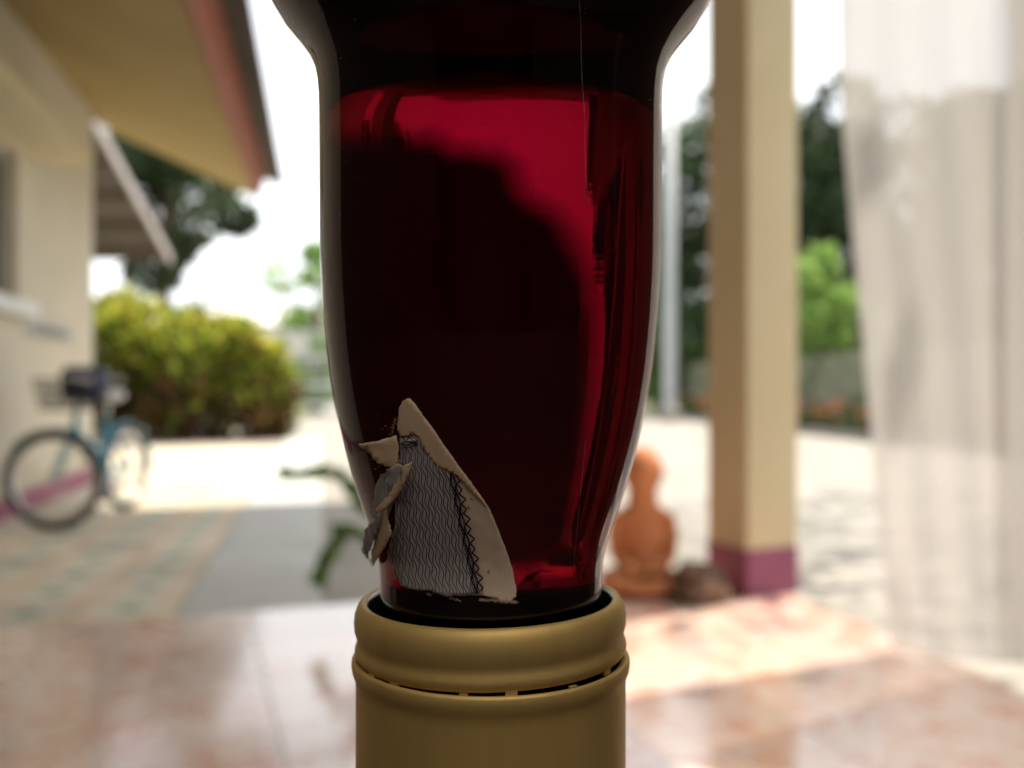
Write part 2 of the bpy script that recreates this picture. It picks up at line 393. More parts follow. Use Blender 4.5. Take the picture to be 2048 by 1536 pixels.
# corrugated sheets with a scalloped edge, each sheet .9 m wide
pitch = .155; k = 0; s = S0
while s < S1:
    e = min(s + pitch * 6, S1 + .03); bm = bmesh.new(); rows = []
    m_ = 8 * 6
    for i in range(m_ + 1):
        ss = s + (e - s) * i / m_
        zz = .03 * math.cos((ss - S0) * 2 * math.pi / pitch)
        rows.append([bm.verts.new(W(ss, o_, slope_z(OE) + .29 - .435 * (o_ - OE) * .9 + zz + dz)) for o_, dz in ((OE - 1.2, 0), (OE + .30, 0), (OE + .30, -.012), (OE - 1.2, -.012))])
    for i in range(m_):
        for q in range(4): bm.faces.new((rows[i][q], rows[i][(q + 1) % 4], rows[i + 1][(q + 1) % 4], rows[i + 1][q]))
    bm.faces.new(rows[0]); bm.faces.new(rows[-1][::-1])
    obj('roof_sheet', bm, M['sheet'], roof, world=True)
    s = e + .002; k += 1

# ------------------------------------------------------------ carport roof beyond the house corner
C = thing('carport', 'grey lean-to carport roof with pale barge board behind the left house corner', 'carport', (-5.3, 14, YARD))
def cp(x, y, z): return (x, y, z)
bm = bmesh.new(); vs = []
for x in (-9.5, -5.06):
    for (y, z) in ((10.9, 4.12), (14.1, 2.72), (14.1, 2.80), (10.9, 4.20)): vs.append(bm.verts.new((x + (-.2 if y > 12 else .0), y, z)))
for f in ((0,1,2,3),(7,6,5,4),(0,4,5,1),(1,5,6,2),(2,6,7,3),(3,7,4,0)): bm.faces.new([vs[i] for i in f])
obj('roof', bm, M['greyroof'], C, world=True)
bm = bmesh.new(); vs = []
for x in (-5.055, -5.02):
    for (y, z) in ((10.8, 4.12), (14.2, 2.65), (14.2, 2.81), (10.8, 4.28)): vs.append(bm.verts.new((x + (-.2 if y > 12 else .0), y, z)))
for f in ((0,1,2,3),(7,6,5,4),(0,4,5,1),(1,5,6,2),(2,6,7,3),(3,7,4,0)): bm.faces.new([vs[i] for i in f])
obj('barge_board', bm, M['beam'], C, world=True)
for k in range(5):
    y = 11.2 + k * .65; z = 4.12 - (y - 10.9) * .4375
    obj('purlin', bx((-9.4, y - .03, z - .10), (-5.2, y + .03, z - .005)), M['bark'], C, world=True)
for x, y in ((-7.4, 13.6), (-9.2, 13.6), (-5.9, 11.1), (-9.2, 11.1)):
    obj('post', bx((x - .05, y - .05, YARD - .02), (x + .05, y + .05, 4.0 - (y - 10.9) * .4375)), M['beam'], C, world=True)

# ------------------------------------------------------------ porch (our side): pillar, roof, beam, house front behind the camera
PW = .25
fc = Vector((.911, 3.58, 0))
P = thing('porch_pillar', 'square cream porch pillar with a purple painted foot at the terrace corner', 'pillar', (fc.x, fc.y, 0), R_(24.8))
obj('shaft', bx((0, 0, .185), (PW, PW, 2.93)), M['yellow'], P, bevel=.006)
obj('foot', bx((-.004, -.004, -.0), (PW + .004, PW + .004, .185)), M['purple'], P, bevel=.006)
PR = thing('porch_roof', 'flat porch roof carried over the terrace, above the frame', 'roof', (0, 0, 2.93))
full = [tuple((L1 + A_ * a + B_ * b_)[:2]) for a, b_ in ((-.6, .35), (2.95, .35), (2.95, -7.2), (-1.4, -7.2))]
SX0, SX1, SY0, SY1 = -1.5, 1.25, -2.15, -.1       # gap for added translucent sheets that brighten the stamp from above
for hp_set in ([(0, -1, -SY1)], [(0, 1, SY0)], [(0, 1, SY1), (0, -1, -SY0), (1, 0, SX0)], [(0, 1, SY1), (0, -1, -SY0), (-1, 0, -SX1)]):
    pl_ = full
    for hp in hp_set: pl_ = clip(pl_, hp)
    if len(pl_) > 2: obj('ceiling', prism(pl_, 2.93, 3.0), M['ceiling'], PR, world=True)
clr = bpy.data.materials.new('translucent_fill_sheet'); clr.use_nodes = True; t = clr.node_tree; t.nodes.clear()
o = N(clr, 'ShaderNodeOutputMaterial'); tl2 = N(clr, 'ShaderNodeBsdfTranslucent'); tl2.inputs[0].default_value = (.80, .78, .74, 1); t.links.new(tl2.outputs[0], o.inputs[0])
for k in range(5):
    x0 = SX0 + k * .55; bm = bmesh.new(); rows = []
    for i in range(25):
        x = x0 + .548 * i / 24; rows.append([bm.verts.new((x, y, 3.02 + .012 * math.cos(i * 2 * math.pi / 6))) for y in (SY0 - .05, SY1 + .05)])
    for i in range(24): bm.faces.new((rows[i][0], rows[i + 1][0], rows[i + 1][1], rows[i][1]))
    obj('fill_light_sheet', bm, clr, PR, world=True)
obj('eave_board', prism([tuple((L1 + A_ * a + B_ * b_)[:2]) for a, b_ in ((-.6, .351), (2.95, .351), (2.95, .38), (-.6, .38))], 2.93, 3.12), M['fascia'], PR, world=True)
UR = thing('added_shade_roof', 'unseen higher roof added to shade the near yard, above the frame', 'roof', (-2, 4, 4.2))
obj('sheeting', prism([tuple((L1 + A_ * a + B_ * b_)[:2]) for a, b_ in ((-6.5, 4.6), (4.1, 4.6), (4.1, .9), (-6.5, .9))], 4.6, 4.7), M['white'], UR, world=True)  # added to shade the near paving; pale underside bounces light
for a, b_ in ((-.45, .12), (2.7, .12)):
    q = L1 + A_ * a + B_ * (b_ - .1); obj('post', tb([(q.x, q.y, 3.0), tuple((q + B_ * 1.2)[:2]) + (4.599,)], .05), M['cream'], UR, world=True)
# room behind the camera with a wide opening
FR = mat('frosted_glass', (.20, .19, .20), .6); FR.node_tree.nodes['Principled BSDF'].inputs['Transmission Weight'].default_value = .35
RM = thing('room', 'dim plastered room behind the camera opening onto the terrace', 'room', (0, -2.2, 0))
for lo, hi in (((-6, -2.38, -.1), (-1.6, -2.2, 2.93)), ((1.25, -2.38, -.1), (3.0, -2.2, 2.93)), ((-1.6, -2.38, 2.3), (1.25, -2.2, 2.93)),
               ((-3, -5.7, -.1), (3, -5.5, 2.93)), ((-3.2, -5.7, -.1), (-3, -2.38, 2.93)), ((3, -5.7, -.1), (3.2, -2.2, 2.93))):
    obj('wall', bx(lo, hi), M['facade'] if lo[1] > -3 else M['dim'], RM, world=True)
for lo, hi in (((1.30, -2.199, -.1), (1.45, -.03, 2.93)), ((1.30, .06, -.1), (1.45, 1.45, 2.93)), ((1.30, -.03, -.1), (1.45, .06, .95)), ((-1.75, -2.199, -.1), (-1.6, .75, 2.92))):  # last wall is added to darken the bottle's left reflection
    obj('wall', bx(lo, hi), M['facade'], RM, world=True)
obj('dimming_pane', bx((1.36, -.029, .951), (1.375, .059, 2.929)), FR, RM, world=True)  # pane added to dim the streak mirrored in the bottle
obj('floor', bx((-3, -5.499, -.1), (3, -2.221, -.002)), M['wood'], RM, world=True)
obj('ceiling', bx((-3, -5.499, 2.85), (3, -2.381, 2.928)), M['dim'], RM, world=True)

# ------------------------------------------------------------ curtain
cur = bpy.data.materials.new('sheer_fabric'); cur.use_nodes = True; t = cur.node_tree; t.nodes.clear()
o_ = N(cur, 'ShaderNodeOutputMaterial'); df = N(cur, 'ShaderNodeBsdfDiffuse'); tl = N(cur, 'ShaderNodeBsdfTranslucent'); tp = N(cur, 'ShaderNodeBsdfTransparent')
df.inputs[0].default_value = (.76, .74, .71, 1); tl.inputs[0].default_value = (.64, .62, .59, 1)
m1 = N(cur, 'ShaderNodeMixShader'); m1.inputs[0].default_value = .45; m2 = N(cur, 'ShaderNodeMixShader')
lw = N(cur, 'ShaderNodeLayerWeight'); lw.inputs['Blend'].default_value = .5
mr = N(cur, 'ShaderNodeMapRange'); mr.inputs['From Min'].default_value = 0; mr.inputs['From Max'].default_value = .9; mr.inputs['To Min'].default_value = .24; mr.inputs['To Max'].default_value = .04
m2.inputs[0].default_value = .20
t.links.new(df.outputs[0], m1.inputs[1]); t.links.new(tl.outputs[0], m1.inputs[2]); t.links.new(m1.outputs[0], m2.inputs[1]); t.links.new(tp.outputs[0], m2.inputs[2]); t.links.new(m2.outputs[0], o_.inputs[0])
CU = thing('curtain', 'sheer white curtain hanging at the right side of the terrace', 'curtain', (1.1, 2.85, 0))
c0, c1 = Vector((1.03, 2.92, 0)), Vector((2.3, 2.25, 0)); cd = (c1 - c0).normalized(); cn = Vector((-cd.y, cd.x, 0)); LC = (c1 - c0).length
def curtain_panel(a0, a1, seed, off, pull):
    bm = bmesh.new(); nu, nv = 180, 50; g = []
    for i in range(nu + 1):
        rowv = []
        for j in range(nv + 1):
            u = i / nu; v = j / nv; z = 2.62 + (.02 - 2.62) * v
            s = a0 + (a1 - a0) * u
            s += (1 - u) * pull * (max(0, v - .30) / .70) ** 1.2 * (1.35 - .35 * v)
            amp = .004 + .007 * v
            ph = u * (a1 - a0) * 42 + seed
            d_ = amp * (math.sin(ph + .5 * noise.noise(Vector((u * 3, v * .4, seed)))) + .5 * math.sin(ph * .47 + 1.3)) + .006 * noise.noise(Vector((u * 3, v * .6, seed + 9)))
            p = c0 + cd * s + cn * (d_ + off); rowv.append(bm.verts.new((p.x, p.y, z + .006 * math.sin(ph * .5) * v)))
        g.append(rowv)
    for i in range(nu):
        for j in range(nv): bm.faces.new((g[i][j], g[i + 1][j], g[i + 1][j + 1], g[i][j + 1]))
    return bm
obj('drape', curtain_panel(0, LC, 0.4, 0, .15), cur, CU, smooth=True, world=True)
obj('drape', curtain_panel(.47, LC, 2.1, .05, .0), cur, CU, smooth=True, world=True)
obj('hem', tube(bmesh.new(), [c0 + cd * (.15 * 1.0 + (LC - .15) * k / 30) + Vector((0, 0, .022)) for k in range(31)], .004, 6), cur, CU, world=True)
RD = thing('curtain_rod', 'curtain rod hung on brackets below the porch ceiling', 'curtain rod', (1.1, 2.85, 2.63))
obj('rod', tb([c0 - cd * .1 + Vector((0, 0, 2.63)), c1 + cd * .1 + Vector((0, 0, 2.63))], .012), M['steel'], RD, world=True)
for s in (0.02, LC * .5, LC - .02):
    q = c0 + cd * s; obj('bracket', tb([q + Vector((0, 0, 2.63)), q + Vector((0, 0, 2.93))], .008), M['steel'], RD, world=True)

# ------------------------------------------------------------ foliage builder
def leaves(centers, radii, n, size, seed=0, droop=.3, tone=None, elong=2.2, shell=.55):
    r = np.random.default_rng(seed); K = len(centers); ci = r.integers(0, K, n)
    C_ = np.array(centers, float)[ci]; Rr = np.array(radii, float)[ci]
    d = r.normal(size=(n, 3)); d /= np.linalg.norm(d, axis=1)[:, None]
    rad = r.random(n) ** (1 / 3) * (1 - shell) + shell * r.random(n) ** .15
    p = C_ + d * Rr * rad[:, None]
    ax = d * .7 + r.normal(size=(n, 3)) * .6 + np.array([0, 0, -droop]); ax /= np.linalg.norm(ax, axis=1)[:, None]
    sd = np.cross(ax, r.normal(size=(n, 3))); sd /= np.linalg.norm(sd, axis=1)[:, None]; nr = np.cross(ax, sd)
    s = size * r.uniform(.6, 1.35, n)[:, None]; wd = s / elong
    v = np.stack([p, p + ax * s * .45 + sd * wd * .5 - nr * s * .06, p + ax * s - nr * s * .18, p + ax * s * .45 - sd * wd * .5 - nr * s * .06], 1).reshape(-1, 3)
    me = bpy.data.meshes.new('foliage'); f = np.arange(n * 4).reshape(-1, 4)
    me.vertices.add(n * 4); me.vertices.foreach_set('co', v.ravel()); me.loops.add(n * 4); me.loops.foreach_set('vertex_index', f.ravel())
    me.polygons.add(n); me.polygons.foreach_set('loop_start', np.arange(n) * 4); me.polygons.foreach_set('loop_total', np.full(n, 4)); me.update(); me.validate()
    a = me.attributes.new('tone', 'FLOAT', 'POINT')
    tn = np.clip(r.normal(.5, .22, K)[ci] * .5 + r.random(n) * .5, 0, 1) if tone is None else tone(p, r)
    a.data.foreach_set('value', np.repeat(tn, 4).astype(np.float32))
    return me
G = dict(
    dark=leafmat('dark_leaf', (.02, .045, .018), (.05, .085, .03), (.09, .13, .06), .25),
    mid=leafmat('mid_leaf', (.06, .12, .025), (.12, .20, .05), (.20, .28, .09), .4),
    bright=leafmat('bright_leaf', (.14, .26, .05), (.24, .38, .09), (.36, .48, .16), .5),
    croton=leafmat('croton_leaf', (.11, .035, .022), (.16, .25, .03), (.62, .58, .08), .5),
    ixora=leafmat('ixora_leaf', (.03, .06, .02), (.07, .11, .035), None, .3),
    flower=leafmat('orange_petal', (.65, .12, .04), (.85, .25, .08), None, .3),
    pot=leafmat('pot_leaf', (.10, .20, .05), (.19, .33, .09), (.32, .44, .15), .5),
)
def tree(name, label, base, h, crown_r, n, size, gm, seed, group=None, trunk_r=.14, crown_lo=.3, clumps=26, flat=.8, cat='tree'):
    r = random.Random(seed); T = thing(name, label, cat, base, 0, group)
    ctr = []; rad = []
    for k in range(clumps):
        a = r.uniform(0, 6.283); q = r.random() ** .5; z = r.uniform(crown_lo, .95) * h
        e = math.sqrt(max(.12, 1 - ((z / h - (crown_lo + 1) / 2) / ((1 - crown_lo) / 2)) ** 2 * .75))
        ctr.append((math.cos(a) * q * crown_r * e, math.sin(a) * q * crown_r * e, z)); s = r.uniform(.20, .38) * crown_r; rad.append((s, s, s * flat))
    bm = bmesh.new(); tube(bm, [(0, 0, -.1), (.03, 0, h * .2), (-.05, .04, h * .45), (0, 0, h * .8)], [trunk_r * 1.2, trunk_r, trunk_r * .7, trunk_r * .2], 8)
    for q in ctr[:12]:
        z0 = min(q[2] * .6, h * .6); tube(bm, [(0, 0, z0), (q[0] * .5, q[1] * .5, (z0 + q[2]) / 2 + .05), q], [trunk_r * .4, trunk_r * .22, trunk_r * .08], 5)
    obj('trunk', bm, M['bark'], T)
    link('crown', leaves(ctr, rad, n, size, seed), gm, T)
    return T

# croton shrubs in front of the far fence
grp = 'croton shrubs behind the sunlit paving'
def croton(name, label, x, y, wd, h, seed):
    r = random.Random(seed); T = thing(name, label, 'shrub', (x, y, YARD), 0, grp); ctr = []; rad = []
    for k in range(20):
        a = r.uniform(0, 6.283); q = r.random() ** .6 * wd * 1.05; z = r.uniform(.12, .93) * h * r.uniform(.85, 1.08)
        ctr.append((math.cos(a) * q, math.sin(a) * q * .7, z)); s = r.uniform(.10, .34); rad.append((s, s, s * 1.5))
    tn = lambda p, rr: np.clip(-.12 + .95 * (p[:, 2] / h) + rr.normal(0, .3, len(p)), 0, 1)  # tone rises with height: croton colours plus painted top light
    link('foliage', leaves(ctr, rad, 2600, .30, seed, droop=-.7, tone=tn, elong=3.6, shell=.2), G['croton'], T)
    bm = bmesh.new()
    for q in ctr[:12]: tube(bm, [(q[0] * .3, q[1] * .3, -.05), (q[0] * .8, q[1] * .8, q[2] * .6), q], [.02, .014, .006], 5)
    obj('stem', bm, M['bark'], T)
for i, (x, y, wd, h, lb) in enumerate([(-7.1, 15.6, .62, 2.75, 'tall croton shrub with bright leaves right at the house corner'), (-6.35, 15.9, .58, 2.2, 'croton shrub with yellow-green top, second from the house corner'),
        (-5.6, 15.5, .6, 2.3, 'croton shrub with the yellowest top, middle of the row'), (-4.95, 15.9, .56, 2.0, 'reddish based croton shrub right of the yellow one'),
        (-4.35, 16.2, .46, 1.65, 'lowest croton shrub at the right end of the row')]):
    croton('croton_shrub', lb, x, y, wd, h, 40 + i)
tree('shade_tree', 'dark leafy tree rising behind the carport roof', (-7.9, 21, YARD - .05), 7.2, 1.9, 11000, .24, G['dark'], 3, trunk_r=.2, crown_lo=.5, clumps=22)
tree('young_tree', 'light green tree beside the steel gate, left of the bottle', (-6.3, 30, YARD - .05), 5.6, 1.7, 7000, .22, G['bright'], 5, crown_lo=.12)
tree('far_tree', 'pale green tree far behind the croton shrubs', (-15.5, 44, YARD - .05), 4.9, 2.6, 4000, .3, G['mid'], 6, crown_lo=.15)
# trees of the right-hand garden
rt = [((7.0, 30), 10.3, 3.0, 'dark', 'dense dark tree behind the white pole'), ((10.3, 27.5), 9.6, 2.9, 'dark', 'dark broad tree right of the porch pillar'),
      ((13.4, 25), 9.2, 3.0, 'dark', 'dark tree seen through the left part of the curtain'), ((4.9, 38), 8.2, 2.6, 'mid', 'lower green tree far behind the white pole'),
      ((17, 24), 10, 3.2, 'mid', 'green tree at the right edge seen through the curtain')]
for i, ((x, y), h, cr_, g_, lb) in enumerate(rt):
    tree('garden_tree', lb, (x, y, YARD - .05), h, cr_, 24000, .30, G[g_], 60 + i, 'trees of the right-hand garden', .22, .05, 60)
tree('papaya_sapling', 'sunlit bright green sapling right of the pillar', (6.75, 19.5, YARD - .05), 3.95, .75, 1500, .24, G['bright'], 81, crown_lo=.5, clumps=12, trunk_r=.05)
tree('garden_bush', 'grey green sloping bush over the stone wall right of the pillar', (7.4, 20.6, YARD - .05), 2.7, 1.3, 3200, .2, G['mid'], 82, crown_lo=.2, cat='bush')
tree('garden_bush', 'dark bush on the wall between white pole and pillar', (4.9, 29.2, YARD - .05), 3.1, 1.4, 3200, .2, G['mid'], 83, crown_lo=.2, cat='bush')
tree('shade_tree', 'spreading tree at the right of the terrace, its crown above the frame', (5.9, 6.6, YARD - .05), 9.2, 3.4, 1100, .24, G['dark'], 91, trunk_r=.2, crown_lo=.64, clumps=30)
# stone garden wall along the bed
g0, g1 = Vector((7.4, 14.0, 0)), Vector((5.2, 31, 0)); gd = (g1 - g0).normalized(); gn = Vector((-gd.y, gd.x, 0))
GW = thing('garden_wall', 'low rough stone wall behind the flower bed on the right', 'wall', (g0.x, g0.y, YARD))
Lg = (g1 - g0).length
def gbox(s0, s1, o0, o1, z0, z1):
    bm = bmesh.new(); vs = [bm.verts.new(g0 + gd * s + gn * o2 + Vector((0, 0, z))) for s in (s0, s1) for o2 in (o0, o1) for z in (z0, z1)]
    for f in ((0,1,3,2),(4,6,7,5),(0,4,5,1),(2,3,7,6),(0,2,6,4),(1,5,7,3)): bm.faces.new([vs[i] for i in f])
    return bm
obj('core', gbox(-4, Lg, -.16, .12, YARD - .1, 1.45), M['bed'], GW, world=True)
r = random.Random(5); cnt = 0; z = YARD
for row in range(6):
    s = -3.9 - r.random() * .3; hz = .262
    while s < Lg - .2:
        L_ = r.uniform(.42, .85)
        b2 = gbox(s + .012, min(s + L_, Lg) - .012, .121, .16 + r.random() * .03, z + .01, z + hz - .01)
        bmesh.ops.bevel(b2, geom=b2.edges[:], offset=.012, segments=1, affect='EDGES')
        obj('stone', b2, M['stone'], GW, world=True); s += L_; cnt += 1
    z += hz
print('stones', cnt)
# flower bed, ixora plants one by one, low kerb
e0, e1 = Vector((6.4, 12.6, 0)), Vector((4.25, 28, 0)); ed = (e1 - e0).normalized(); Le = (e1 - e0).length
kerb = thing('bed_kerb', 'low concrete kerb along the flower bed', 'kerb', (e0.x, e0.y, YARD))
nn = Vector((ed.y, -ed.x, 0))
bm = bmesh.new(); vs = [bm.verts.new(e0 + ed * s + nn * o2 + Vector((0, 0, z))) for s in (-3, Le) for o2 in (0, .12) for z in (YARD - .1, YARD + .1)]
for f in ((0,1,3,2),(4,6,7,5),(0,4,5,1),(2,3,7,6),(0,2,6,4),(1,5,7,3)): bm.faces.new([vs[i] for i in f])
obj('kerbstone', bm, M['concrete'], kerb, world=True)
words = ['nearest the curtain', 'second along from the curtain', 'third along from the curtain', 'fourth along, left of the curtain edge', 'fifth along, in the gap right of the pillar', 'sixth along, in the gap right of the pillar',
         'just right of the pillar edge', 'hidden partly by the pillar', 'behind the pillar', 'behind the pillar, further off', 'emerging left of the pillar', 'left of the pillar', 'right of the white pole', 'farthest, at the foot of the white pole']
for i in range(14):
    s = -1.6 + i * (Le + 1.4) / 13.5; p = e0 + ed * s + nn * .5
    T = thing('ixora_plant', 'low ixora plant with orange flowers, ' + words[i], 'plant', (p.x, p.y, YARD), 0, 'orange flowering ixora along the garden bed')
    r = random.Random(100 + i); ctr = [(r.uniform(-.5, .5), r.uniform(-.65, .65), r.uniform(.12, .45)) for _ in range(14)]; rad = [(.2, .2, .16)] * 14
    link('foliage', leaves(ctr, rad, 1500, .08, 100 + i), G['ixora'], T)
    fc_ = [(r.uniform(-.6, .45), r.uniform(-.7, .7), r.uniform(.3, .62)) for _ in range(12)]
    FL_ = link('flowers', leaves(fc_, [(.05, .05, .035)] * 12, 240, .035, 300 + i, elong=1.4), G['flower'], T); FL_['kind'] = 'stuff'
    bm = bmesh.new()
    for q in ctr[:8]: tube(bm, [(q[0] * .4, q[1] * .4, -.03), q], [.012, .005], 5)
    tag(obj('stems', bm, M['bark'], T), kind='stuff')
# white pole
PO = thing('utility_pole', 'tall white pole between the bottle and the porch pillar', 'pole', (4.1, 24, YARD))
obj('shaft', lathe([(.17, -.1), (.17, 0), (.16, 4), (.15, 8.0), (0, 8.02)], 20), M['beam2'], PO, smooth=True)
obj('collar', lathe([(.0, 0.0), (.27, 0.0), (.27, .28), (.20, .34), (0, .34)], 20), M['concrete'], PO)
for k, z in enumerate(()): obj('cross_arm', bx((-.7, -.05, z), (.7, -.14, z + .08)) if False else bx((-.7, -.24, z), (.7, -.15, z + .08)), M['steel'], PO)
# gate and fence at the far left centre
FN = thing('steel_gate', 'pale steel tube gate beyond the yard, left of the bottle', 'gate', (-6.3, 25, YARD))
for x in (-8.0, -6.1, -4.3, -2.4): obj('post', tb([(x, 25, YARD - .05), (x, 25, 2.3)], .06), M['white'], FN, world=True)
for z in (2.22, 1.55, .80, .25): obj('rail', tb([(-8.0, 25, z), (-2.4, 25, z)], .045), M['steel'], FN, world=True)
for k in range(36):
    x = -7.9 + k * .155; obj('bar', tb([(x, 25, .25), (x, 25, 2.22)], .014, 6), M['steel'], FN, world=True)
FB = thing('far_building', 'long pale low building with light roof beyond the croton shrubs', 'building', (-16, 60, YARD))
obj('wall', bx((-26, 60, YARD), (-9, 68, 4.6)), M['palewall'], FB, world=True)
bm = bmesh.new()
vs = [bm.verts.new(v) for v in ((-26.6, 59.4, 4.6), (-8.4, 59.4, 4.6), (-8.4, 64, 6.0), (-26.6, 64, 6.0), (-26.6, 68.6, 4.6), (-8.4, 68.6, 4.6))]
for f in ((0,1,2,3),(3,2,5,4),(0,3,4),(1,5,2),(0,4,5,1)): bm.faces.new([vs[i] for i in f])
obj('roof', bm, M['palewall'], FB, world=True)
for k in range(6):
    wf_ = obj('window', bx((-25 + k * 2.7, 59.93, 1.6), (-23.8 + k * 2.7, 59.999, 2.9)), M['winframe'], FB, world=True)
    obj('pane', bx((-24.9 + k * 2.7, 59.90, 1.7), (-23.9 + k * 2.7, 59.929, 2.8)), M['glasspane'], wf_, world=True)
# hills
bm = bmesh.new(); n = 120; rows = []
for i in range(n + 1):
    a = R_(-75 + 150 * i / n)
    hgt = 48 + 22 * noise.noise(Vector((i * .09, 0, 3))) + 8 * noise.noise(Vector((i * .4, 1, 3)))
    rows.append([bm.verts.new((math.sin(a) * d_, math.cos(a) * d_, z_)) for d_, z_ in ((560, -2), (680, hgt * .7), (760, hgt), (900, -2))])
for i in range(n):
    for q in range(3): bm.faces.new((rows[i][q], rows[i + 1][q], rows[i + 1][q + 1], rows[i][q + 1]))
tag(obj('hills', bm, M['hill'], smooth=True), kind='structure')

# ------------------------------------------------------------ bicycle leaning at the house wall
BK = thing('bicycle', 'blue bicycle with front basket parked against the purple plinth', 'bicycle', (0, 0, 0))
WR = .30
def wheel(center, ang, name='wheel'):
    o = thing(name, None, None); del_ = [k for k in o.keys()]
    o.parent = BK; o.location = center; o.rotation_euler = (0, 0, ang)
    obj('tyre', tb([(WR * math.cos(a), 0, WR * math.sin(a)) for a in [2 * math.pi * k / 40 for k in range(40)]], .030, 8, True), M['rubber'], o, smooth=True)
    obj('rim', tb([((WR - .035) * math.cos(a), 0, (WR - .035) * math.sin(a)) for a in [2 * math.pi * k / 40 for k in range(40)]], .012, 6, True), M['chrome'], o, smooth=True)
    obj('hub', tb([(0, -.04, 0), (0, .04, 0)], .02, 10), M['chrome'], o)
    bm = bmesh.new()
    for k in range(24):
        a = 2 * math.pi * k / 24; tube(bm, [(.018 * math.cos(a + .6), .02 * (-1) ** k, .018 * math.sin(a + .6)), ((WR - .035) * math.cos(a), 0, (WR - .035) * math.sin(a))], .0014, 4)
    obj('spokes', bm, M['chrome'], o)
    bm = bmesh.new(); 
    return o
fw = at(108, 960, 6.05); fw.z = YARD + WR + .024
rw = Vector((-2.93, 7.02, YARD + WR + .024))
hd = (fw - rw); hd.z = 0; wb = hd.length; hd.normalize()
side = Vector((-hd.y, hd.x, 0))
def K(f, s_, z): return rw + hd * (f * wb) + side * s_ + Vector((0, 0, z - (WR + .024)))   # z over the ground
ang = math.atan2(hd.y, hd.x)
steer = R_(-176)
wheel(fw, steer); wheel(rw, ang)
def bt(name, pts, r, m): return obj(name, tb([K(*p) for p in pts], r, 10), m, BK, smooth=True)
bt('down_tube', [(.74, 0, .70), (.66, 0, .56), (.46, 0, .34), (.40, 0, .29)], .022, M['blue'])
bt('seat_tube', [(.40, 0, .27), (.30, 0, .72)], .017, M['blue'])
bt('seat_post', [(.30, 0, .70), (.27, 0, .84)], .012, M['chrome'])
for sgn in (-1, 1):
    bt('chain_stay', [(.40, sgn * .02, .28), (0, sgn * .05, WR + .02)], .010, M['blue'])
    bt('seat_stay', [(.31, sgn * .02, .64), (0, sgn * .05, WR + .02)], .009, M['blue'])
bt('head_tube', [(.74, 0, .66), (.69, 0, .82)], .021, M['blue'])
sdir = Vector((math.cos(steer), math.sin(steer), 0)); sperp = Vector((-sdir.y, sdir.x, 0))
fk = bmesh.new()
top = K(.74, 0, .67)
for sgn in (-1, 1): tube(fk, [top + sperp * sgn * .045 + Vector((0, 0, -.02)), fw + sperp * sgn * .05], [.014, .010], 8)
tube(fk, [top - sperp * .045 + Vector((0, 0, -.02)), top + sperp * .045 + Vector((0, 0, -.02))], .015, 8)
obj('fork', fk, M['blue'], BK, smooth=True)
st = K(.67, 0, .95)
obj('stem', tb([K(.69, 0, .8), st], .012), M['chrome'], BK, smooth=True)
hb = obj('handlebar', tb([st - sperp * .29 - sdir * -.0 + Vector((0, 0, .03)) - sdir * .16, st - sperp * .27 + Vector((0, 0, .05)), st - sperp * .1, st + sperp * .1, st + sperp * .27 + Vector((0, 0, .05)), st + sperp * .29 - sdir * .16 + Vector((0, 0, .03))], .012, 10), M['chrome'], BK, smooth=True)
for sgn in (-1, 1): obj('grip', tb([st + sperp * sgn * .285 - sdir * .08 + Vector((0, 0, .04)), st + sperp * sgn * .29 - sdir * .18 + Vector((0, 0, .03))], .018), M['seatgrey'], hb)
sd = bmesh.new(); tube(sd, [K(.18, 0, .87), K(.24, 0, .88), K(.32, 0, .875), K(.42, 0, .865)], [.085, .08, .045, .02], 12)
for v in sd.verts: v.co.z = K(0, 0, .86).z + (v.co.z - K(0, 0, .86).z) * .5
obj('saddle', sd, M['seatgrey'], BK, smooth=True)
# basket of wires in front of the bars
bs = bmesh.new(); bc = K(.74, 0, .78) + sdir * .05
def bk(a, b2, z): return bc + sperp * a + sdir * b2 + Vector((0, 0, z))
for z, e in ((.0, .12), (.07, .13), (.14, .145), (.20, .155)):
    ring = [bk(-e * 1.15, -e, z), bk(e * 1.15, -e, z), bk(e * 1.15, e, z), bk(-e * 1.15, e, z)]
    tube(bs, ring, .006, 5, True)
for k in range(9):
    a = -1 + 2 * k / 8
    for sg in (-1, 1):
        tube(bs, [bk(.138 * a, sg * .12, 0), bk(.178 * a, sg * .155, .2)], .004, 4); tube(bs, [bk(sg * .138, .12 * a, 0), bk(sg * .178, .155 * a, .2)], .004, 4)
    tube(bs, [bk(.138 * a, -.12, 0), bk(.138 * a, .12, 0)], .004, 4)
obj('basket', bs, M['wire'], BK)
tag(obj('folded_bag', (lambda b_: (bmesh.ops.bevel(b_, geom=b_.edges[:], offset=.03, segments=2, affect='EDGES'), b_)[1])(box(bmesh.new(), (-.13, -.1, .02), (.14, .1, .26), Matrix.Translation(bc - sdir * .12 + Vector((0, 0, .03))) @ Matrix.Rotation(steer, 4, 'Z'))), M['darkblue'], smooth=True), 'navy bag sitting in the bicycle basket', 'bag')
cr = bmesh.new(); tube(cr, [K(.40, -.03, .28), K(.40, .03, .28)], .075, 20); obj('chainring', cr, M['chrome'], BK)
for sgn, dz, df_ in ((1, -.15, .04), (-1, .15, -.04)):
    obj('crank', tb([K(.40, sgn * .05, .28), K(.40 + df_, sgn * .06, .28 + dz)], .009, 8), M['chrome'], BK)
    q = K(.40 + df_, sgn * .10, .28 + dz); obj('pedal', box(bmesh.new(), (-.045, -.04, -.012), (.045, .04, .012), Matrix.Translation(q) @ Matrix.Rotation(ang, 4, 'Z')), M['rubber'], BK)
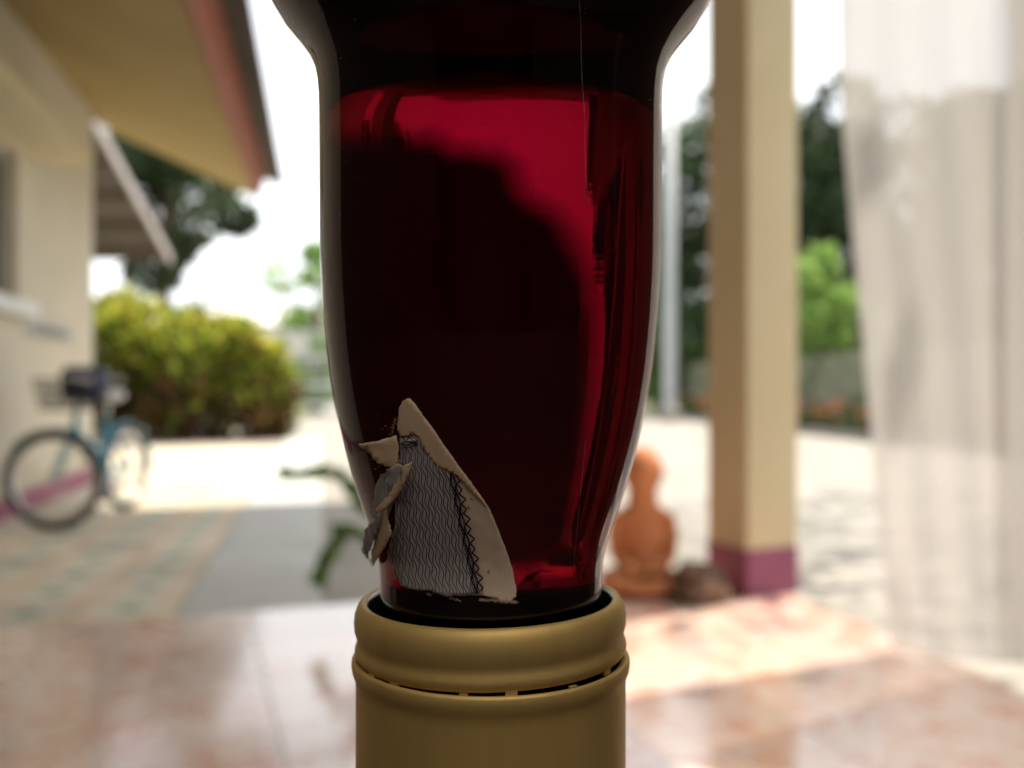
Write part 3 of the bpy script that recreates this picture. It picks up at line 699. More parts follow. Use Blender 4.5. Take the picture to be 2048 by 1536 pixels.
for cc_, an, a0, a1 in ((rw, ang, 20, 190), (fw, steer, 40, 175)):
    m_ = Matrix.Translation(cc_) @ Matrix.Rotation(an, 4, 'Z'); bm = bmesh.new(); prev = None
    for k in range(17):
        a = R_(a0 + (a1 - a0) * k / 16); rr = WR + .045
        cur_ = [bm.verts.new(m_ @ Vector((rr * math.cos(a), y, rr * math.sin(a) - abs(y) * .25))) for y in (-.03, 0, .03)]
        if prev:
            for q in range(2): bm.faces.new((prev[q], prev[q + 1], cur_[q + 1], cur_[q]))
        prev = cur_
    o = obj('mudguard', bm, M['blue'], BK, smooth=True); md = o.modifiers.new('s', 'SOLIDIFY'); md.thickness = .002
bt('kickstand', [(.05, -.05, .30), (-.02, -.20, .01)], .008, M['chrome'])

# ------------------------------------------------------------ terracotta figure on the terrace edge
ST = thing('terracotta_statue', 'small orange terracotta figure seated at the terrace edge', 'statue', (.525, 3.72, 0), R_(172))
bm = bmesh.new()
def ball(c_, r_):
    q = bmesh.ops.create_uvsphere(bm, u_segments=24, v_segments=16, radius=1)
    for v in q['verts']: v.co = Vector(c_) + Vector((v.co.x * r_[0], v.co.y * r_[1], v.co.z * r_[2]))
ball((0, -.002, .452), (.074, .080, .095)); ball((0, .020, .40), (.052, .052, .05))                 # skull and jaw
tube(bm, [(0, -.005, .30), (0, -.002, .40)], [.058, .052], 16)
ball((0, 0, .285), (.098, .058, .046)); ball((0, .004, .21), (.082, .06, .10)); ball((0, 0, .10), (.088, .075, .10)); ball((0, .0, .06), (.105, .09, .06))
for sx in (-1, 1):
    tube(bm, [(sx * .085, 0, .295), (sx * .104, .005, .21), (sx * .098, .03, .135)], [.030, .027, .022], 12)      # upper arm
    tube(bm, [(sx * .098, .03, .135), (sx * .06, .10, .11), (sx * .035, .125, .105)], [.023, .019, .018], 12)       # forearm to lap
    ball((sx * .025, .135, .10), (.028, .02, .014))
    tube(bm, [(sx * .05, .01, .05), (sx * .11, .08, .05), (sx * .118, .12, .045)], [.055, .048, .04], 12)          # thigh
    tube(bm, [(sx * .118, .12, .045), (sx * .03, .16, .04), (-sx * .03, .165, .035)], [.04, .032, .026], 12)         # shin
    ball((sx * .069, .002, .452), (.010, .016, .024))                                                               # ear
    ball((sx * .026, .066, .462), (.010, .008, .006))                                                               # eye
    ball((sx * .007, .070, .415), (.012, .008, .005))                                                               # lips
tube(bm, [(0, .068, .468), (0, .082, .438)], [.006, .011], 8)
body = obj('body', bm, M['terracotta'], ST, smooth=True)
rm = body.modifiers.new('join', 'REMESH'); rm.mode = 'VOXEL'; rm.voxel_size = .0045; rm.use_smooth_shade = True
sm = body.modifiers.new('smooth', 'SMOOTH'); sm.factor = .6; sm.iterations = 5

ST.scale = (1.10, 1.04, 1.06)
# rock beside the pillar
bm = bmesh.new(); bmesh.ops.create_icosphere(bm, subdivisions=4, radius=1)
for v in bm.verts:
    n_ = noise.noise(v.co * 1.3 + Vector((3, 1, 7))) * .35 + noise.noise(v.co * 3.5) * .14 + noise.noise(v.co * 9) * .05
    v.co *= 1 + n_; v.co.x *= .105; v.co.y *= .10; v.co.z = max(v.co.z * .078 + .066, 0.0)
o = tag(obj('rock', bm, M['rock'], smooth=False), 'rough brown rock between statue and pillar foot', 'rock'); o.location = (.715, 3.53, 0)

# potted plant
PP = thing('potted_plant', 'leafy succulent with arching stems in a clay pot behind the bottle', 'potted plant', (-.30, 3.42, 0))
obj('pot', lathe([(0, 0), (.10, 0), (.125, .12), (.155, .24), (.17, .245), (.17, .28), (.15, .28), (.145, .25), (0, .245)], 40), M['potclay'], PP, smooth=False)
r = random.Random(3)
def leaf_mesh(seed):
    bm = bmesh.new(); g = []
    for i in range(7):
        t_ = i / 6; w_ = .031 * math.sin(math.pi * min(1, t_ * .92 + .06)) ** .8; row_ = []
        for q in (-1, 0, 1): row_.append(bm.verts.new((w_ * q, t_ * .085, -.018 * t_ * t_ + .005 * abs(q))))
        g.append(row_)
    for i in range(6):
        for q in range(2): bm.faces.new((g[i][q], g[i][q + 1], g[i + 1][q + 1], g[i + 1][q]))
    me = bpy.data.meshes.new('leaf'); bm.to_mesh(me); bm.free(); a = me.attributes.new('tone', 'FLOAT', 'POINT')
    a.data.foreach_set('value', np.full(len(me.vertices), seed, np.float32)); me.materials.append(G['pot'])
    for p_ in me.polygons: p_.use_smooth = True
    return me
lm = [leaf_mesh(v) for v in (.1, .35, .6, .9)]
def px(x, y, d): q = at(x, y, d); return q - Vector((-.30, 3.42, 0))
stems = [[(0, 0, .25), px(790, 1050, 3.40), px(735, 985, 3.36), px(660, 945, 3.33), px(585, 950, 3.30)],
         [(-.02, -.02, .25), px(760, 1090, 3.34), px(705, 1065, 3.27), px(665, 1090, 3.22), px(640, 1150, 3.18)],
         [(.01, -.02, .25), px(780, 1040, 3.36), px(725, 1020, 3.32), px(700, 975, 3.30)],
         [(.02, .02, .25), px(850, 1030, 3.42), px(880, 960, 3.42), px(930, 930, 3.4)],
         [(.02, -.02, .25), px(890, 1060, 3.38), px(960, 1040, 3.34), px(1010, 1080, 3.3)]]
for si, s_ in enumerate(stems):
    P_ = [Vector(v) for v in s_]; dense = []
    for i in range(len(P_) - 1):
        for k in range(5): dense.append(P_[i].lerp(P_[i + 1], k / 5))
    dense.append(P_[-1])
    for _ in range(3):
        dense = [dense[0]] + [(dense[i - 1] + dense[i] * 2 + dense[i + 1]) / 4 for i in range(1, len(dense) - 1)] + [dense[-1]]
    so = obj('stem', tb(dense, [.008 - .004 * i / len(dense) for i in range(len(dense))], 7), M['stem'], PP, smooth=True)
    for i in range(5 if si != 2 else 4, len(dense)):
        for kk in range(3 if i % 2 else 2):
            t_ = (dense[min(i + 1, len(dense) - 1)] - dense[i - 1]).normalized()
            sd_ = t_.cross(Vector((0, 0, 1))).normalized() * (1 if (i + kk) % 2 else -1)
            dr = (t_ * .7 + sd_ * .5 + Vector((r.uniform(-.3, .3), r.uniform(-.4, .2), r.uniform(-.2, .6)))).normalized()
            if si == 1 and i > 12: dr = (t_ * .8 + sd_ * .6 + Vector((0, 0, -.25))).normalized()
            o = bpy.data.objects.new('leaf', r.choice(lm)); col.objects.link(o); o.parent = PP
            q = dr.to_track_quat('Y', 'Z'); o.rotation_euler = (q.to_matrix() @ Matrix.Rotation(r.choice((-1, 1)) * r.uniform(.5, 1.5), 3, 'Y')).to_euler(); o.location = dense[i]; sc_ = r.uniform(.55, .9); o.scale = (sc_, sc_, sc_)

# ------------------------------------------------------------ table under the bottle (just below the frame)
BX, BY = -.0023, .102
D0 = math.hypot(BX, BY)
CAPEND = EYE - .083
TB = thing('side_table', 'small dark wooden table the upturned bottle stands on, below the frame', 'table', (-.05, -.1, 0))
obj('tabletop', bx((-.62, -.50, CAPEND - .028), (.58, .155, CAPEND)), M['darkwood'], TB, world=True, bevel=.004)
for x in (-.58, .54):
    for y in (-.46, .11): obj('leg', bx((x - .02, y - .02, 0), (x + .02, y + .02, CAPEND - .0285)), M['wood'], TB, world=True)

# ------------------------------------------------------------ bottle
tab = [(0,433),(46,394),(91,362.5),(115,353),(137,347),(170,344),(205,343),(270,342.5),(342,342),(456,341.5),(511,341),(547,339.5),(610,336),(660,332),(700,328),(732,324.5),(787,316.5),(815,311.5),(843,305.5),(898,293),(953,277.5),(1009,259.5),(1040,247.5),(1064,238.5),(1092,229),(1119,223.5),(1164,221)]
def conv(y, hw):
    ph = math.atan(hw / F); return (D0 * math.sin(ph), (768 - y) / F * D0 * math.cos(ph) ** 2)
raw = [conv(y, hw) for y, hw in tab]                    # from top to bottom
up = [(.0415, .235), (.0415, .16), (.0415, .098), (.0408, .088), (.0390, .078), (.0358, .068), (.0313, .0575), (.0270, .049)]
low = [(.01215, -.0235), (.0118, -.026), (.0118, -.030), (.0129, -.0315), (.0129, -.034), (.0120, -.036), (.0120, -.060), (.0125, -.078)]
ctrl = up + raw + low
ctrl = sorted(ctrl, key=lambda p: -p[1])
zc = np.array([p[1] for p in ctrl]); rc = np.array([p[0] for p in ctrl])
def catmull(n=700):
    zz = np.linspace(zc[0], zc[-1], n); rr = np.interp(-zz, -zc, rc)
    kz = (zc[0] - zc[-1]) / (n - 1); sg = .0011 / kz; k = np.arange(-int(3 * sg), int(3 * sg) + 1); g_ = np.exp(-k * k / (2 * sg * sg)); g_ /= g_.sum()
    pad = len(k) // 2; rp = np.concatenate([np.full(pad, rr[0]), rr, np.full(pad, rr[-1])]); return zz, np.convolve(rp, g_, 'valid')
ZZ, RR = catmull()
def Rad(z): return float(np.interp(-z, -ZZ, RR))
sel = [i for i in range(0, len(ZZ), 4)]
outer = [(RR[i], ZZ[i]) for i in sel]
base_up = [(0, .2395), (.012, .2385), (.030, .2415), (.037, .2425), (.0400, .2405), (.0413, .237)]
end_dn = [(.0122, -.0800), (.0110, -.0810), (0, -.0810)]
BT = thing('bottle', 'dark red glass bottle standing upside down on its gold screw cap', 'bottle', (BX, BY, EYE))
def glass(name, color, ior, rough=0.0, bump=True, density=None):
    m = bpy.data.materials.new(name); m.use_nodes = True; t = m.node_tree; t.nodes.clear()
    o = N(m, 'ShaderNodeOutputMaterial'); g_ = N(m, 'ShaderNodeBsdfGlass'); g_.inputs['Color'].default_value = (*color, 1); g_.inputs['IOR'].default_value = ior; g_.inputs['Roughness'].default_value = rough
    rf = N(m, 'ShaderNodeBsdfRefraction'); 
    t.links.new(g_.outputs[0], o.inputs[0])
    if bump:
        tc = N(m, 'ShaderNodeTexCoord'); mp = N(m, 'ShaderNodeMapping'); mp.inputs['Scale'].default_value = (90, 90, 900)
        nz = N(m, 'ShaderNodeTexNoise'); nz.inputs['Scale'].default_value = 1; nz.inputs['Detail'].default_value = 3
        t.links.new(tc.outputs['Object'], mp.inputs[0]); t.links.new(mp.outputs[0], nz.inputs['Vector'])
        n3 = N(m, 'ShaderNodeTexNoise'); n3.inputs['Scale'].default_value = 160; t.links.new(tc.outputs['Object'], n3.inputs['Vector'])
        ad = N(m, 'ShaderNodeMath', operation='ADD'); t.links.new(nz.outputs[0], ad.inputs[0]); t.links.new(n3.outputs[0], ad.inputs[1])
        bp = N(m, 'ShaderNodeBump'); bp.inputs['Strength'].default_value = .35; bp.inputs['Distance'].default_value = .00004
        t.links.new(ad.outputs[0], bp.inputs['Height']); t.links.new(bp.outputs[0], g_.inputs['Normal'])
    if density:
        va = N(m, 'ShaderNodeVolumeAbsorption'); va.inputs['Color'].default_value = (*density[0], 1); va.inputs['Density'].default_value = density[1]
        t.links.new(va.outputs[0], o.inputs['Volume'])
    return m
TH = .0022
sig = ((1 - .62, 1 - .01, 1 - .09), 1150)
absn = tuple(1 - v for v in sig[0])
gm = glass('red_glass', (1, .96, .97), 1.5, density=(absn, sig[1])); t = gm.node_tree
at_ = N(gm, 'ShaderNodeAttribute'); at_.attribute_name = 'wet_side'                  # 0 on the outer skin (air), 1 on the skin that touches the liquor
mr = N(gm, 'ShaderNodeMapRange'); mr.inputs['To Min'].default_value = 1.5; mr.inputs['To Max'].default_value = 1.5 / 1.345
t.links.new(at_.outputs['Fac'], mr.inputs[0]); t.links.new(mr.outputs[0], [n_ for n_ in t.nodes if n_.type == 'BSDF_GLASS'][0].inputs['IOR'])
prof = base_up + outer + end_dn
inner = [(max(.004, r_ - TH), z_) for r_, z_ in outer if z_ < .232]
innerp = [(0, .2325), (.02, .232)] + inner + [(0, inner[-1][1] - .0005)]
bmg = lathe(prof, 192); me_g = bpy.data.meshes.new('glass'); bmesh.ops.recalc_face_normals(bmg, faces=bmg.faces)
b2 = lathe(innerp, 192); bmesh.ops.recalc_face_normals(b2, faces=b2.faces); bmesh.ops.reverse_faces(b2, faces=b2.faces)
nout = len(bmg.verts)
tmp = bpy.data.meshes.new('tmp'); b2.to_mesh(tmp); b2.free(); bmg.from_mesh(tmp); bpy.data.meshes.remove(tmp)
bmg.to_mesh(me_g); bmg.free(); me_g.materials.append(gm)
wa = me_g.attributes.new('wet_side', 'FLOAT', 'POINT'); wa.data.foreach_set('value', np.array([0.0] * nout + [1.0] * (len(me_g.vertices) - nout), np.float32))
for p in me_g.polygons: p.use_smooth = True
gb = link('glass', me_g, None, BT)
lq = bpy.data.materials.new('dark_red_liquor'); lq.use_nodes = True; t = lq.node_tree; t.nodes.clear()
o = N(lq, 'ShaderNodeOutputMaterial'); va = N(lq, 'ShaderNodeVolumeAbsorption'); va.inputs['Color'].default_value = (.98, .40, .95, 1); va.inputs['Density'].default_value = 100
t.links.new(va.outputs[0], o.inputs['Volume'])
liqp = [(0, .2320), (.02, .2315)] + [(max(.0036, r_ - TH - .00015), z_) for r_, z_ in outer if z_ < .2310] + [(0, inner[-1][1] - .0002)]
obj('liquor', lathe(liqp, 96), lq, BT)

# added dark sheet behind the neck blocks light, outline traced through the glass
def refr(d, n, eta):
    c_ = -d.dot(n)
    if c_ < 0: n = -n; c_ = -c_
    k = 1 - eta * eta * (1 - c_ * c_)
    return None if k < 0 else (eta * d + (eta * c_ - math.sqrt(k)) * n).normalized()
def march(p, d, off, inside_, step=.00025):
    f = lambda q: math.hypot(q.x, q.y) - (Rad(q.z) - off)
    t_ = step * 1.5 if inside_ is not None else 0
    s0 = f(p + d * t_) > 0
    while t_ < .2:
        if (f(p + d * (t_ + step)) > 0) != s0:
            a, b_ = t_, t_ + step
            for _ in range(18):
                m_ = (a + b_) / 2
                if (f(p + d * m_) > 0) != s0: b_ = m_
                else: a = m_
            return p + d * b_
        t_ += step
    return None
def nrm_at(q, off):
    rz = (Rad(q.z + .0004) - Rad(q.z - .0004)) / .0008; n = Vector((q.x, q.y, 0)).normalized(); n.z = -rz; return n.normalized()
def rear(px_, py_):
    d = Vector(((px_ - 1024) / F, 1, (768 - py_) / F)).normalized(); p = Vector((-BX, -BY, 0)) + d * .055
    p = march(p, d, 0, None)
    if p is None: return None
    d = refr(d, nrm_at(p, 0), 1 / 1.5); p = march(p, d, TH, 1)
    if p is None: return None
    if math.hypot(p.x, p.y) > Rad(p.z) - TH / 2: return None
    d = refr(d, nrm_at(p, TH), 1.5 / 1.345)
    if d is None: return None
    p = march(p, d, TH, 1)
    if p is None: return None
    d = refr(d, nrm_at(p, TH), 1.345 / 1.5)
    if d is None: return None
    return march(p, d, 0, 1)
seen = [(690, 246), (780, 243), (875, 245), (915, 266), (1010, 276), (1060, 322), (1080, 372), (1135, 402), (1175, 448), (1203, 510), (1224, 590), (1229, 720), (1222, 850), (1205, 960), (1195, 1060), (1170, 1120), (1060, 1160), (860, 1150), (790, 1100), (765, 1050), (730, 960), (700, 820), (685, 650), (680, 450)]
tz = []
for i in range(len(seen)):
    a, b_ = seen[i], seen[(i + 1) % len(seen)]
    for k in range(4):
        q = rear(a[0] + (b_[0] - a[0]) * k / 4, a[1] + (b_[1] - a[1]) * k / 4)
        if q is not None and q.y > 0: tz.append((math.atan2(q.x, q.y), q.z))
print('rear label', len(tz), 'theta', min(a for a, _ in tz), max(a for a, _ in tz), 'z', min(z for _, z in tz), max(z for _, z in tz))
SC = 40
r = random.Random(4)
tz2 = [Vector((a + r.uniform(-.01, .01), z * SC + r.uniform(-.01, .01))) for a, z in tz]
extra = []
for a in np.arange(-1.5, 1.5, .06):
    for z in np.arange(-1.6, 1.6, .06):
        extra.append(Vector((a, z)))
def inside(p, poly):
    x, y = p; c_ = False; n_ = len(poly)
    for i in range(n_):
        x1, y1 = poly[i]; x2, y2 = poly[(i + 1) % n_]
        if (y1 > y) != (y2 > y) and x < (x2 - x1) * (y - y1) / (y2 - y1) + x1: c_ = not c_
    return c_
extra = [e for e in extra if inside(e, tz2)]
n_ = len(tz2)
rr3 = delaunay_2d_cdt(tz2 + extra, [(i, (i + 1) % n_) for i in range(n_)], [list(range(n_))], 1, 1e-4)
lab = mottled('light_blocking_paper', [(.06, .035, .03), (.10, .06, .05)], 200, .8); t = lab.node_tree
trl = N(lab, 'ShaderNodeBsdfTranslucent'); trl.inputs[0].default_value = (.24, .13, .17, 1); tpp = N(lab, 'ShaderNodeBsdfTransparent')
ms1 = N(lab, 'ShaderNodeMixShader'); ms1.inputs[0].default_value = .35; ms2 = N(lab, 'ShaderNodeMixShader')
an = N(lab, 'ShaderNodeAttribute'); an.attribute_name = 'light_fade'
t.links.new(t.nodes['Principled BSDF'].outputs[0], ms1.inputs[1]); t.links.new(trl.outputs[0], ms1.inputs[2])
t.links.new(an.outputs['Fac'], ms2.inputs[0]); t.links.new(ms1.outputs[0], ms2.inputs[1]); t.links.new(tpp.outputs[0], ms2.inputs[2])
t.links.new(ms2.outputs[0], [n_ for n_ in t.nodes if n_.type == 'OUTPUT_MATERIAL'][0].inputs[0])
def edge_dist(x, y, poly):
    best = 9
    for i in range(len(poly)):
        ax2, ay2 = poly[i]; bx2, by2 = poly[(i + 1) % len(poly)]; L2 = (bx2 - ax2) ** 2 + (by2 - ay2) ** 2
        q = 0 if L2 == 0 else max(0, min(1, ((x - ax2) * (bx2 - ax2) + (y - ay2) * (by2 - ay2)) / L2))
        best = min(best, math.hypot(x - ax2 - q * (bx2 - ax2), y - ay2 - q * (by2 - ay2)))
    return best
def rear_blocker(name, outline, text, soft=.10, lift=.00012, glow=0):
    n_ = len(outline); ex = []
    xs = [p.x for p in outline]; ys = [p.y for p in outline]
    for a in np.arange(min(xs), max(xs), .035):
        for z in np.arange(min(ys), max(ys), .035):
            if inside((a, z), outline): ex.append(Vector((a, z)))
    r3 = delaunay_2d_cdt(outline + ex, [(i, (i + 1) % n_) for i in range(n_)], [list(range(n_))], 1, 1e-4)
    bm = bmesh.new(); V = []; th = []
    for p in r3[0]:
        z = p[1] / SC; R2 = Rad(z) + lift; V.append(bm.verts.new((R2 * math.sin(p[0]), R2 * math.cos(p[0]), z)))
        th.append(max(0, 1 - edge_dist(p[0], p[1], outline) / soft) ** 1.3 + max(0, 1 - (p[1] - min(ys)) / (.35)) ** 1.5 * .10 * glow)  # fade at edges and bottom imitates soft light and red glow
    for f in r3[2]:
        try: bm.faces.new([V[i] for i in f])
        except ValueError: pass
    me = bpy.data.meshes.new(name); bm.to_mesh(me); bm.free()
    a_ = me.attributes.new('light_fade', 'FLOAT', 'POINT'); a_.data.foreach_set('value', np.minimum(np.array(th, np.float32), 1))
    for p_ in me.polygons: p_.use_smooth = True
    o = link(name, me, lab, BT); o['label'] = text; return o
top = [p for p in tz2]
i0 = min(range(len(top)), key=lambda i: top[i].x + (0 if top[i].y < .9 else -.0))
low_z = min(p.y for p in top); hi_z = max(p.y for p in top)
wide = [p for p in top if p.x > -.38]           # keep the traced right and top edges, carry the sheet on round the left flank
k0 = max(range(len(wide)), key=lambda i: (wide[i] - wide[i - 1]).length)
wide = wide[k0:] + wide[:k0]
a_, b_ = wide[-1], wide[0]
for z_ in np.linspace(a_.y, b_.y, 14): wide.append(Vector((-1.25 + .04 * math.sin(z_ * 9), z_)))
tz2 = wide
rear_blocker('neck_light_block', tz2, 'added light-blocking sheet on the rear of the neck, seen through the red glass', soft=.14, glow=1)
sh = [Vector((a, 1.388 + .006 * math.sin(a * 9) + .004 * math.sin(a * 31))) for a in np.arange(-1.3, 1.31, .08)] + [Vector((1.3, z)) for z in np.arange(1.5, 3.3, .12)] + [Vector((a, 3.3)) for a in np.arange(1.3, -1.31, -.08)] + [Vector((-1.3, z)) for z in np.arange(3.2, 1.45, -.12)]
rear_blocker('shoulder_light_block', sh, 'added dark sheet round the rear of the shoulder, blocking the light above the neck', soft=.04)  # added sheet that darkens the glass above the neck

# gold cap: tamper ring above, skirt below
gold = mottled('gold_lacquer', [(.58, .405, .14), (.65, .46, .165)], 60, .42, bump=.02, bscale=1800, metal=.6, stretch=(6, 6, .6), bdist=.00003)
gb_ = gold.node_tree.nodes['Principled BSDF']; gb_.inputs['Roughness'].default_value = .58
alum = mat('bare_aluminium', (.6, .6, .62), .25, 1)
def cv(hw, y): return conv(y, hw)
ring = [cv(*p) for p in ((243, 1216), (243, 1207), (247, 1200.5), (253, 1198.5), (260, 1202), (266, 1211), (270.5, 1223), (272.5, 1238), (271.5, 1254), (268, 1266), (266.5, 1273), (268, 1281), (271, 1289), (272, 1296), (270, 1303), (266.5, 1307), (266, 1308.5))]
ring_in = [(ring[-1][0] - .00022, ring[-1][1]), (ring[0][0] - .0, ring[-1][1] + .0005)]
rg = obj('tamper_ring', lathe(ring + ring_in, 192, close=True), gold, BT, smooth=True)
md = rg.modifiers.new('e', 'EDGE_SPLIT'); md.split_angle = R_(50)
lipm = obj('ring_lining', lathe([cv(242.8, 1209), cv(242.8, 1300), (cv(232, 1300)[0], cv(232, 1300)[1]), (cv(226, 1245)[0], cv(226, 1245)[1]), cv(232, 1236)], 128), mat('dark_liner', (.02, .02, .022), .25, 0, .8), BT, smooth=True)
lipe = obj('ring_edge', lathe([cv(246.5, 1200.2), cv(244.2, 1202.5), cv(242.6, 1207), cv(242.6, 1213)], 160), alum, BT, smooth=True)
skp = [cv(*p) for p in ((262, 1317), (266, 1315.5), (271, 1313.5), (275.5, 1315), (278, 1320), (278.5, 1330), (277, 1340), (273.5, 1349), (270.5, 1358), (270, 1372))]
R0 = skp[-1][0]
skp += [(R0, -.040), (R0, -.055), (R0 + .00003, -.079), (R0 - .0004, -.0822), (R0 - .002, -.083), (0, -.083)]
sk = obj('screw_cap', lathe(skp, 192), gold, BT, smooth=True)
md = sk.modifiers.new('e', 'EDGE_SPLIT'); md.split_angle = R_(60)
def arc_piece(a0, a1, r0, r1, z0, z1, dz0=0, seg=6):
    bm = bmesh.new(); rows = []
    for i in range(seg + 1):
        a = a0 + (a1 - a0) * i / seg
        rows.append([bm.verts.new((r_ * math.sin(a), -r_ * math.cos(a), z_)) for r_, z_ in ((r0, z0), (r1, z0), (r1, z1), (r0, z1))])
    for i in range(seg):
        for q in range(4): bm.faces.new((rows[i][q], rows[i][(q + 1) % 4], rows[i + 1][(q + 1) % 4], rows[i + 1][q]))
    bm.faces.new(rows[0]); bm.faces.new(rows[-1][::-1]); return bm
zr = ring[-1][1]; rr_ = ring[-1][0]
for a in (-40, 8.5, 55, 100, 150, 205, 260, 305):     # torn bridges under the ring
    obj('bridge', arc_piece(R_(a - 1.9), R_(a + 2.6), rr_ - .0002, rr_ + .0001, zr - .00042, zr + .0004), gold, rg)
for a in (-9, 34, 125, 180, 235, 285):
    obj('bridge', arc_piece(R_(a - 1.6), R_(a + 1.6), skp[2][0] - .0003, skp[2][0] + .0001, skp[2][1] - .0004, skp[2][1] + .00014), gold, sk)
for a0 in (-37, 12, -85):                             # pressed line between bridges
    obj('crease', arc_piece(R_(a0), R_(a0 + 40), rr_ - .0002, rr_ + .00013, zr + .00052, zr + .00058, seg=20), gold, rg)
for o in (rg, lipm, lipe): o.rotation_euler = (0, R_(-1.1), 0)
for o in (rg, lipm, lipe):
    o.location = Vector((0, 0, zr)) - Matrix.Rotation(R_(-1.1), 3, 'Y') @ Vector((0, 0, zr))

# ------------------------------------------------------------ torn paper stamp on the glass
def surf(px_, py_, h=0.0):
    """point of the bottle's skin seen at a pixel, lifted h metres along the normal (bottle coordinates)"""
    dx, dz = (px_ - 1024) / F, (768 - py_) / F
    lo, hi = .06, .115; t_ = lo
    prev = None
    def g_(t2):
        x, y, z = dx * t2 - BX, t2 - BY, dz * t2; return math.hypot(x, y) - Rad(z)
    k = lo
    while k < BY and g_(k) > 0: k += .0008
    a, b_ = k - .0008, k
    if k >= BY:   # off the silhouette
        b_ = BY; a = BY
    for _ in range(24):
        m_ = (a + b_) / 2
        if g_(m_) > 0: a = m_
        else: b_ = m_
    t2 = (a + b_) / 2; p = Vector((dx * t2 - BX, t2 - BY, dz * t2))
    rz = (Rad(p.z + .0005) - Rad(p.z - .0005)) / .001
    nrm = Vector((p.x, p.y, 0)).normalized() + Vector((0, 0, -rz)); nrm.normalize()
    return p + nrm * h
def cu(u, v): return (680 + u / 3.071, 760 + v / 3.071)
def rough_outline(poly, amp=3, step=9, seed=0):
    out = []; r2 = random.Random(seed)
    for i in range(len(poly)):
        a, b_ = Vector(poly[i]), Vector(poly[(i + 1) % len(poly)]); L_ = (b_ - a).length; k = max(1, int(L_ / step)); nn_ = Vector((-(b_ - a).y, (b_ - a).x)).normalized() if L_ else Vector((0, 0))
        for q in range(k): out.append(a.lerp(b_, q / k) + nn_ * (r2.uniform(-amp, amp) if q else r2.uniform(-amp, amp) * .3))
    return out
def inside(p, poly):
    x, y = p; c_ = False; n_ = len(poly)
    for i in range(n_):
        x1, y1 = poly[i]; x2, y2 = poly[(i + 1) % n_]
        if (y1 > y) != (y2 > y) and x < (x2 - x1) * (y - y1) / (y2 - y1) + x1: c_ = not c_
    return c_
def paper(name, poly, hfun, m, parent, amp=2.5, seed=0, grid=22, thick=.00004):
    out = rough_outline(poly, amp, 9, seed); n_ = len(out)
    vs_ = list(out); us = [v[0] for v in poly]; vv = [v[1] for v in poly]
    gx = min(us)
    while gx < max(us):
        gy = min(vv)
        while gy < max(vv):
            if inside((gx, gy), out): vs_.append(Vector((gx + random.uniform(-4, 4), gy + random.uniform(-4, 4))))
            gy += grid
        gx += grid
    r_ = delaunay_2d_cdt(vs_, [(i, (i + 1) % n_) for i in range(n_)], [list(range(n_))], 1, 1e-4)
    bm = bmesh.new(); uvl = bm.loops.layers.uv.new('UVMap'); uvs = {}
    V = []
    for p in r_[0]:
        v = bm.verts.new(surf(*cu(p[0], p[1]), hfun(p[0], p[1]))); V.append(v); uvs[v] = (p[0] / 1000, 1 - p[1] / 1000)
    for f in r_[2]:
        if len(f) >= 3:
            try: fa = bm.faces.new([V[i] for i in f])
            except ValueError: continue
            for l in fa.loops: l[uvl].uv = uvs[l.vert]
    o = obj(name, bm, m, parent, smooth=True)
    sm = o.modifiers.new('solid', 'SOLIDIFY'); sm.thickness = thick; sm.offset = 0
    return o
def papermat(name, c0, c1, tint=None, scale=70):
    m = mottled(name, [c0, c1], scale, .85, coords='Object', bump=.14, bscale=1500, lo=.35, hi=.7, spec=.2, bdist=.00006)
    t = m.node_tree; b = t.nodes['Principled BSDF']
    # speckles of foxing
    vz = N(m, 'ShaderNodeTexNoise'); vz.inputs['Scale'].default_value = 900; vz.inputs['Detail'].default_value = 2
    tc = N(m, 'ShaderNodeTexCoord'); t.links.new(tc.outputs['Object'], vz.inputs['Vector'])
    cr = N(m, 'ShaderNodeValToRGB'); cr.color_ramp.elements[0].position = .70; cr.color_ramp.elements[0].color = (0, 0, 0, 1); cr.color_ramp.elements[1].position = .76; cr.color_ramp.elements[1].color = (1, 1, 1, 1)
    t.links.new(vz.outputs[0], cr.inputs[0])
    mx = N(m, 'ShaderNodeMix', data_type='RGBA'); old = b.inputs['Base Color'].links[0].from_socket
    t.links.new(cr.outputs[0], mx.inputs[0]); t.links.new(old, mx.inputs[6]); mx.inputs[7].default_value = (c0[0] * .6, c0[1] * .45, c0[2] * .38, 1)
    t.links.new(mx.outputs[2], b.inputs['Base Color'])
    tr = N(m, 'ShaderNodeBsdfTranslucent'); ms = N(m, 'ShaderNodeMixShader'); ms.inputs[0].default_value = .12
    t.links.new(mx.outputs[2], tr.inputs[0]); o = [n_ for n_ in t.nodes if n_.type == 'OUTPUT_MATERIAL'][0]
    t.links.new(b.outputs[0], ms.inputs[1]); t.links.new(tr.outputs[0], ms.inputs[2]); t.links.new(ms.outputs[0], o.inputs[0])
    return m
pTan = papermat('tan_tissue', (.70, .50, .32), (.80, .60, .41)); pPale = papermat('pale_stamp_paper', (.76, .61, .46), (.83, .69, .55)); pGrey = papermat('printed_stamp_paper', (.50, .46, .47), (.60, .55, .54))
pFlap = papermat('yellowed_tissue', (.74, .54, .33), (.84, .65, .43))
pBlue = papermat('inked_tissue', (.30, .29, .33), (.62, .58, .54), scale=420)
inkm = mat('violet_ink', (.022, .016, .035), .7, spec=.2); inkl = mottled('faded_ink', [(.03, .035, .085), (.08, .075, .11), (.045, .04, .09)], 500, .8)
